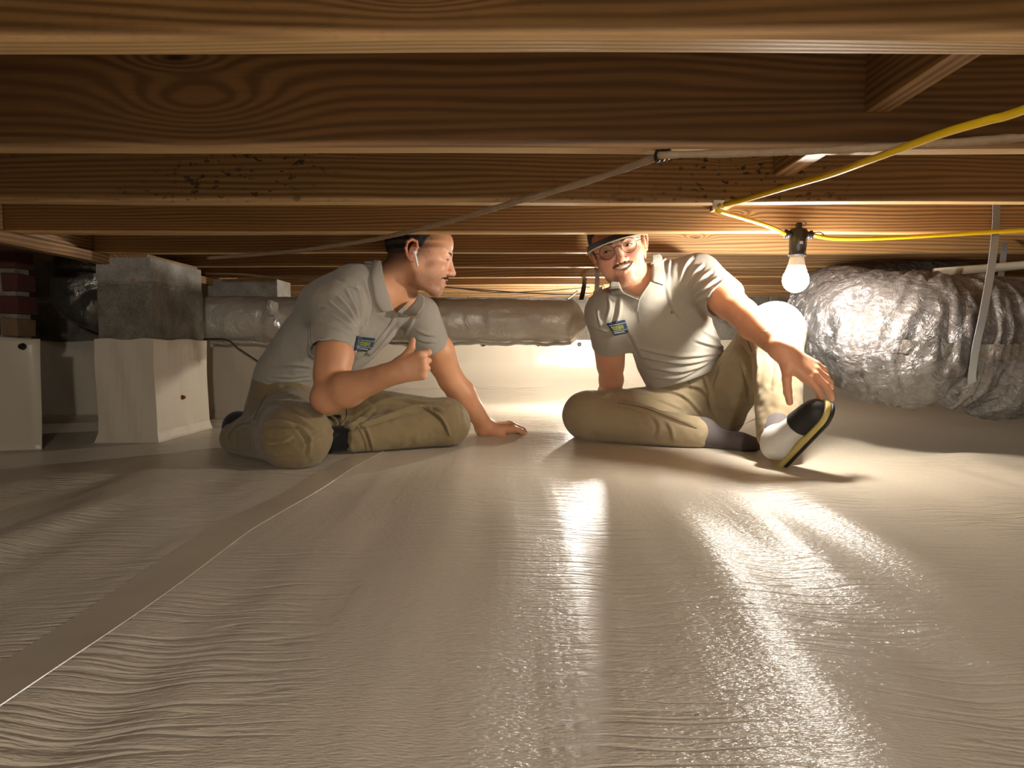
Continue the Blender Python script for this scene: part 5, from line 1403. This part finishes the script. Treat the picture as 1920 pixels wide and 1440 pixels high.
    F.put(loft([(P(1296, 722, 2.45), lat, .152, .125), (wai, lat, .148, .122), (mid, lat, .148, .118), (che, lat, .160, .115), (sho, lat, .130, .092)]), .03)
    F.put(rcone(A(nek) + np.array([0, .03, -.02]), A(nek) + np.array([0, .02, 0]), .068, .062), .04)
    F.put(rcone(Sr, P(1146, 652, 2.32), .068, .064), .045); F.put(ell(A(Sr) + np.array([.004, 0, .002]), (.070, .07, .070)), .04)
    F.put(rcone(Sl, P(1366, 568, 2.06), .072, .066), .045); F.put(rcone(A(nek) + np.array([.04, .01, .0]), Sl, .055, .066), .03)
    def mouth(S, E, p, r):
        ax = nrm(A(E) - A(S)); p = A(p); sl, X, Y, Z = F.region(p - .13, p + .14)
        s1 = (X - p[0]) * ax[0] + (Y - p[1]) * ax[1] + (Z - p[2]) * ax[2]
        rad = np.sqrt(np.maximum((X - p[0]) ** 2 + (Y - p[1]) ** 2 + (Z - p[2]) ** 2 - s1 ** 2, 0))
        F.d[sl] = np.where(rad < r, np.maximum(F.d[sl], np.maximum(s1, -1)), F.d[sl]).astype(np.float32)
        F.put(rcone(p - ax * .02, p + ax * .06, .056, .054), .002, 'c')
    mouth(Sr, Er, P(1146, 645, 2.31), .085); mouth(Sl, El, P(1358, 563, 2.07), .10)
    F.cut(A(P(1302, 692, 2.42)), (.36, .12, -.93))
    upn = nrm(nb - A(nek)); fwn = np.cross(nrm(np.array(lat) - upn * (np.array(lat) @ upn)), upn)
    F.put(ell(A(nek) + fwn * .006 - upn * .012, (.072, .072, .072)), .03)
    F.put(rcone(nb, A(nek) + upn * .018, .058, .056), .006, 'c')
    V, Q = F.mesh(2); z = lambda pts: [(1020 + a / 3, 420 + b / 3) for a, b in pts]
    fl = [(z([(700, 330), (700, 250), (720, 170)]), 3, .0055), (z([(760, 330), (790, 250), (830, 190)]), 3, .0065), (z([(800, 360), (840, 290), (890, 230)]), 3, .0065), (z([(830, 385), (880, 320), (935, 265)]), 3, .0060), (z([(845, 410), (920, 350), (985, 300)]), 3, .0055), (z([(860, 440), (940, 400), (1010, 350)]), 3, .0045),
          (z([(520, 690), (760, 740), (1030, 720)]), 3.4, .0055), (z([(540, 740), (780, 780), (1010, 735)]), 3.4, .0055), (z([(570, 800), (780, 825), (980, 750)]), 3.2, .0050), (z([(590, 860), (760, 860), (930, 780)]), 3.0, .0045), (z([(850, 650), (950, 680), (1050, 700)]), 3.2, .0055), (z([(900, 600), (990, 650), (1060, 680)]), 3.2, .005),
          (z([(360, 400), (370, 470), (350, 540)]), 3, .0055), (z([(430, 420), (420, 500), (400, 570)]), 3.4, .006), (z([(300, 480), (310, 530), (320, 580)]), 2.6, .005), (z([(260, 560), (310, 590), (360, 600)]), 2.6, .004), (z([(690, 330), (720, 460), (780, 540)]), 3, .0035), (z([(480, 600), (520, 680), (560, 760)]), 4, .003)]
    V = folds(V, Q, fl, .0012, 13)
    bv = bvh_of(V, Q); zc = lambda pts: [(1033 + a / 7, 397 + b / 7) for a, b in pts]
    Q = open_neck(V, Q, zc([(860, 830), (930, 985), (1050, 1085), (1165, 1130), (1230, 1030), (1315, 915), (1325, 700), (1300, 450), (860, 450)]))
    sh = np_obj('shirt', V, Q, M['shirt'], body); tag(sh, 'pale grey polo shirt')
    flap_on('collar', bv, zc([(893, 925), (912, 965), (935, 1000), (995, 1060), (1080, 1105), (1165, 1138)]), zc([(790, 915), (770, 960), (772, 1015), (800, 1112), (900, 1060), (1120, 1135)]), M['shirt'], sh)
    flap_on('collar', bv, zc([(1322, 570), (1325, 620), (1327, 700), (1322, 830), (1312, 920)]), zc([(1425, 555), (1455, 590), (1475, 650), (1475, 800), (1482, 972)]), M['shirt'], sh)
    line_on('placket_edge', bv, zc([(1312, 918), (1240, 1020), (1180, 1110), (1150, 1190), (1130, 1300)]), 3.0, M['shirt'], sh, .0035)
    up = nrm(nb - A(nek)); ln = nrm(np.array(lat) - up * (np.array(lat) @ up)); fw = np.cross(ln, up)
    collar(bv, sh, A(nek) + up * .020 + fw * .004, ln, fw, up, .062, .064, .058, .010, 112, .040, M['shirt'], .0)
    badge(bv, ((1137, 606), (1171, 599), (1179, 623), (1152, 628)), sh)
    line_on('placket', bv, [(1198, 572), (1197, 588), (1199, 604)], 2.0, M['shirt_seam'], sh, .0016)
    p_ = lay_on(bv, 1259, 585, .001)
    if p_:
        bm = bmesh.new(); bmesh.ops.create_cone(bm, cap_ends=True, segments=10, radius1=.0062, radius2=.005, depth=.002, matrix=Matrix.Translation(p_) @ Matrix.Rotation(math.pi / 2, 4, 'X')); tag(bm_obj('emblem', bm, M['button'], sh), 'small brown chest emblem')
    # ---- trousers
    F = Field((.06, 1.74, -.02), (1.04, 2.80, .56), .0040)
    F.put(loft([(A(pel) + np.array([0, 0, -.02]), lat, .160, .125), (P(1294, 715, 2.45), lat, .146, .118)]), .02)
    F.put(ell(A(pel) + np.array([0, .02, -.01]), (.16, .14, .10)), .04)
    F.put(rcone(hipR, knR, .098, .080), .05); F.put(rcone(A(knR) + np.array([.0, -.03, -.012]), A(anR) + np.array([-.03, -.01, .004]), .070, .056), .03); F.put(ell(A(knR) + np.array([-.01, -.005, 0]), (.082, .08, .075)), .03)
    F.put(rcone(hipL, knL, .100, .082), .06); F.put(ell(A(knL) + np.array([0, 0, -.005]), (.080, .080, .080)), .03); F.put(rcone(A(knL) + np.array([0, -.02, -.02]), A(anL) + np.array([0, .005, .01]), .076, .062), .03)
    sl, X, Y, Z = F.region(A(anL) - .12, A(anL) + .12); axl = nrm(A(anL) - A(knL)); cz = A(anL) + np.array([0, 0, -.022])
    s1 = (X - cz[0]) * axl[0] + (Y - cz[1]) * axl[1] + (Z - cz[2]) * axl[2]; F.d[sl] = np.maximum(F.d[sl], s1 + 0 * F.d[sl]).astype(np.float32) if True else F.d[sl]
    F.cut((0, 0, .004), (0, 0, -1), .01)
    V, Q = F.mesh(2)
    fl = [(z([(330, 965), (380, 960), (415, 1000)]), 3, .0060), (z([(400, 1000), (560, 1030), (700, 1080), (850, 1130)]), 3.6, .0065), (z([(600, 1060), (650, 1130), (640, 1200)]), 4, .004), (z([(690, 1110), (720, 1160), (730, 1220)]), 3.4, .004), (z([(760, 900), (900, 930), (960, 1080)]), 4, .0055), (z([(900, 850), (940, 960), (930, 1080)]), 4, .005),
          (z([(1060, 700), (1000, 820), (960, 930)]), 4, .0055), (z([(1110, 780), (1150, 900), (1150, 990)]), 3.4, .0060), (z([(600, 920), (780, 960), (900, 1080)]), 3.4, .0045), (z([(500, 960), (650, 985), (780, 1040)]), 3.4, .0035), (z([(1100, 640), (1140, 700), (1170, 740)]), 3, .005), (z([(1200, 720), (1210, 820), (1200, 920)]), 4, .004), (z([(1300, 700), (1310, 800), (1290, 920)]), 4, .004)]
    V = folds(V, Q, fl, .0022, 16)
    tr = np_obj('trousers', V, Q, M['khaki'], body); tag(tr, 'pale khaki trousers'); bt = bvh_of(V, Q)
    for nm, pts, wd in (('seam', [(800, 840), (815, 890), (830, 930)], 1.2), ('seam', [(410, 1005), (560, 1035), (700, 1085), (860, 1150)], 1.2), ('seam', [(1090, 1140), (1150, 1110), (1210, 1090)], 1.1), ('pocket_seam', [(1140, 640), (1160, 690), (1172, 720)], 1.6)):
        line_on(nm, bt, z(pts), wd, M['seam'], tr, .0010)
    # ---- sock foot on the ground
    F = Field((.45, 1.92, -.01), (.86, 2.40, .20), .0030); a = A(anR)
    F.put(rcone(a + np.array([-.05, .01, .006]), a + np.array([.005, -.01, .0]), .047, .043), .02); F.put(rcone(a + np.array([.0, -.01, -.006]), a + np.array([.10, -.07, -.020]), .040, .031), .025); F.put(ell(a + np.array([-.005, -.005, .02]), (.042, .04, .036)), .02); F.put(rcone(a + np.array([.10, -.07, -.020]), a + np.array([.135, -.085, -.022]), .031, .025), .02)
    F.cut((0, 0, floor_z(.70, 2.16) - .002), (0, 0, -1), .008); V, Q = F.mesh(1); tag(np_obj('sock', V, Q, M['grey_sock'], body), 'dark grey sock')
    # ---- shoe, resting on its heel with the toe lifted
    heel = A(P(1458, 862, 1.87)); heel[2] = floor_z(heel[0], heel[1]) + .034; d = nrm((.20, -.56, .56)); sd = nrm(np.cross(d, (0, 0, 1))); upv = np.cross(sd, d); ro = math.radians(-58); sd, upv = sd * math.cos(ro) + upv * math.sin(ro), upv * math.cos(ro) - sd * math.sin(ro)
    R = np.stack([d, sd, upv], 1); q = lambda x, y, zz: heel + d * x + sd * y + upv * zz
    shoe = empty('shoe', tuple(heel)); shoe.parent = body; tag(shoe, 'white trainer with a black toe, toe lifted')
    def shell(nm, prims, mat, cuts=(), lab=None):
        F = Field(heel - np.array([.16, .34, .10]), heel + np.array([.22, .14, .34]), .0030)
        for pr, k in prims: F.put(pr, k)
        for p_, n_ in cuts: F.cut(p_, n_)
        V, Q = F.mesh(1); o = np_obj(nm, V - heel, Q, mat); o.parent = shoe
        if lab: tag(o, lab)
    up_ = [(ell(q(.030, 0, .020), (.048, .034, .034), R), .01), (rcone(q(.05, 0, .02), q(.17, .004, .004), .036, .032), .03), (rcone(q(.035, 0, .02), A(anL) + np.array([0, .008, .02]), .036, .046), .03)]
    shell('upper', up_, M['shoe_white'], [(q(0, 0, -.006), -upv), (q(.125, 0, 0), d)])
    shell('toe_cap', [(rcone(q(.10, 0, .012), q(.185, .004, .002), .0395, .036), .02)], M['shoe_black'], [(q(0, 0, -.006), -upv), (q(.125, 0, 0), -d)], 'black toe cap')
    shell('midsole', [(rcone(q(-.004, 0, -.008), q(.185, .004, -.010), .043, .041), .02)], M['shoe_yellow'], [(q(0, 0, -.020), -upv), (q(0, 0, -.004), upv)], 'yellowish midsole')
    shell('outsole', [(rcone(q(-.004, 0, -.016), q(.185, .004, -.018), .044, .042), .02)], M['shoe_black'], [(q(0, 0, -.030), -upv), (q(0, 0, -.019), upv)], 'black outsole')
    F = Field(A(anL) - .12, A(anL) + np.array([.12, .12, .16]), .003); F.put(rcone(q(.035, 0, .02), A(anL) + np.array([0, .012, .06]), .032, .037), .01); V, Q = F.mesh(1); tag(np_obj('sock', V, Q, M['grey_sock'], body), 'grey sock above the trainer')
    return body
ML = man_left(); MR = man_right()
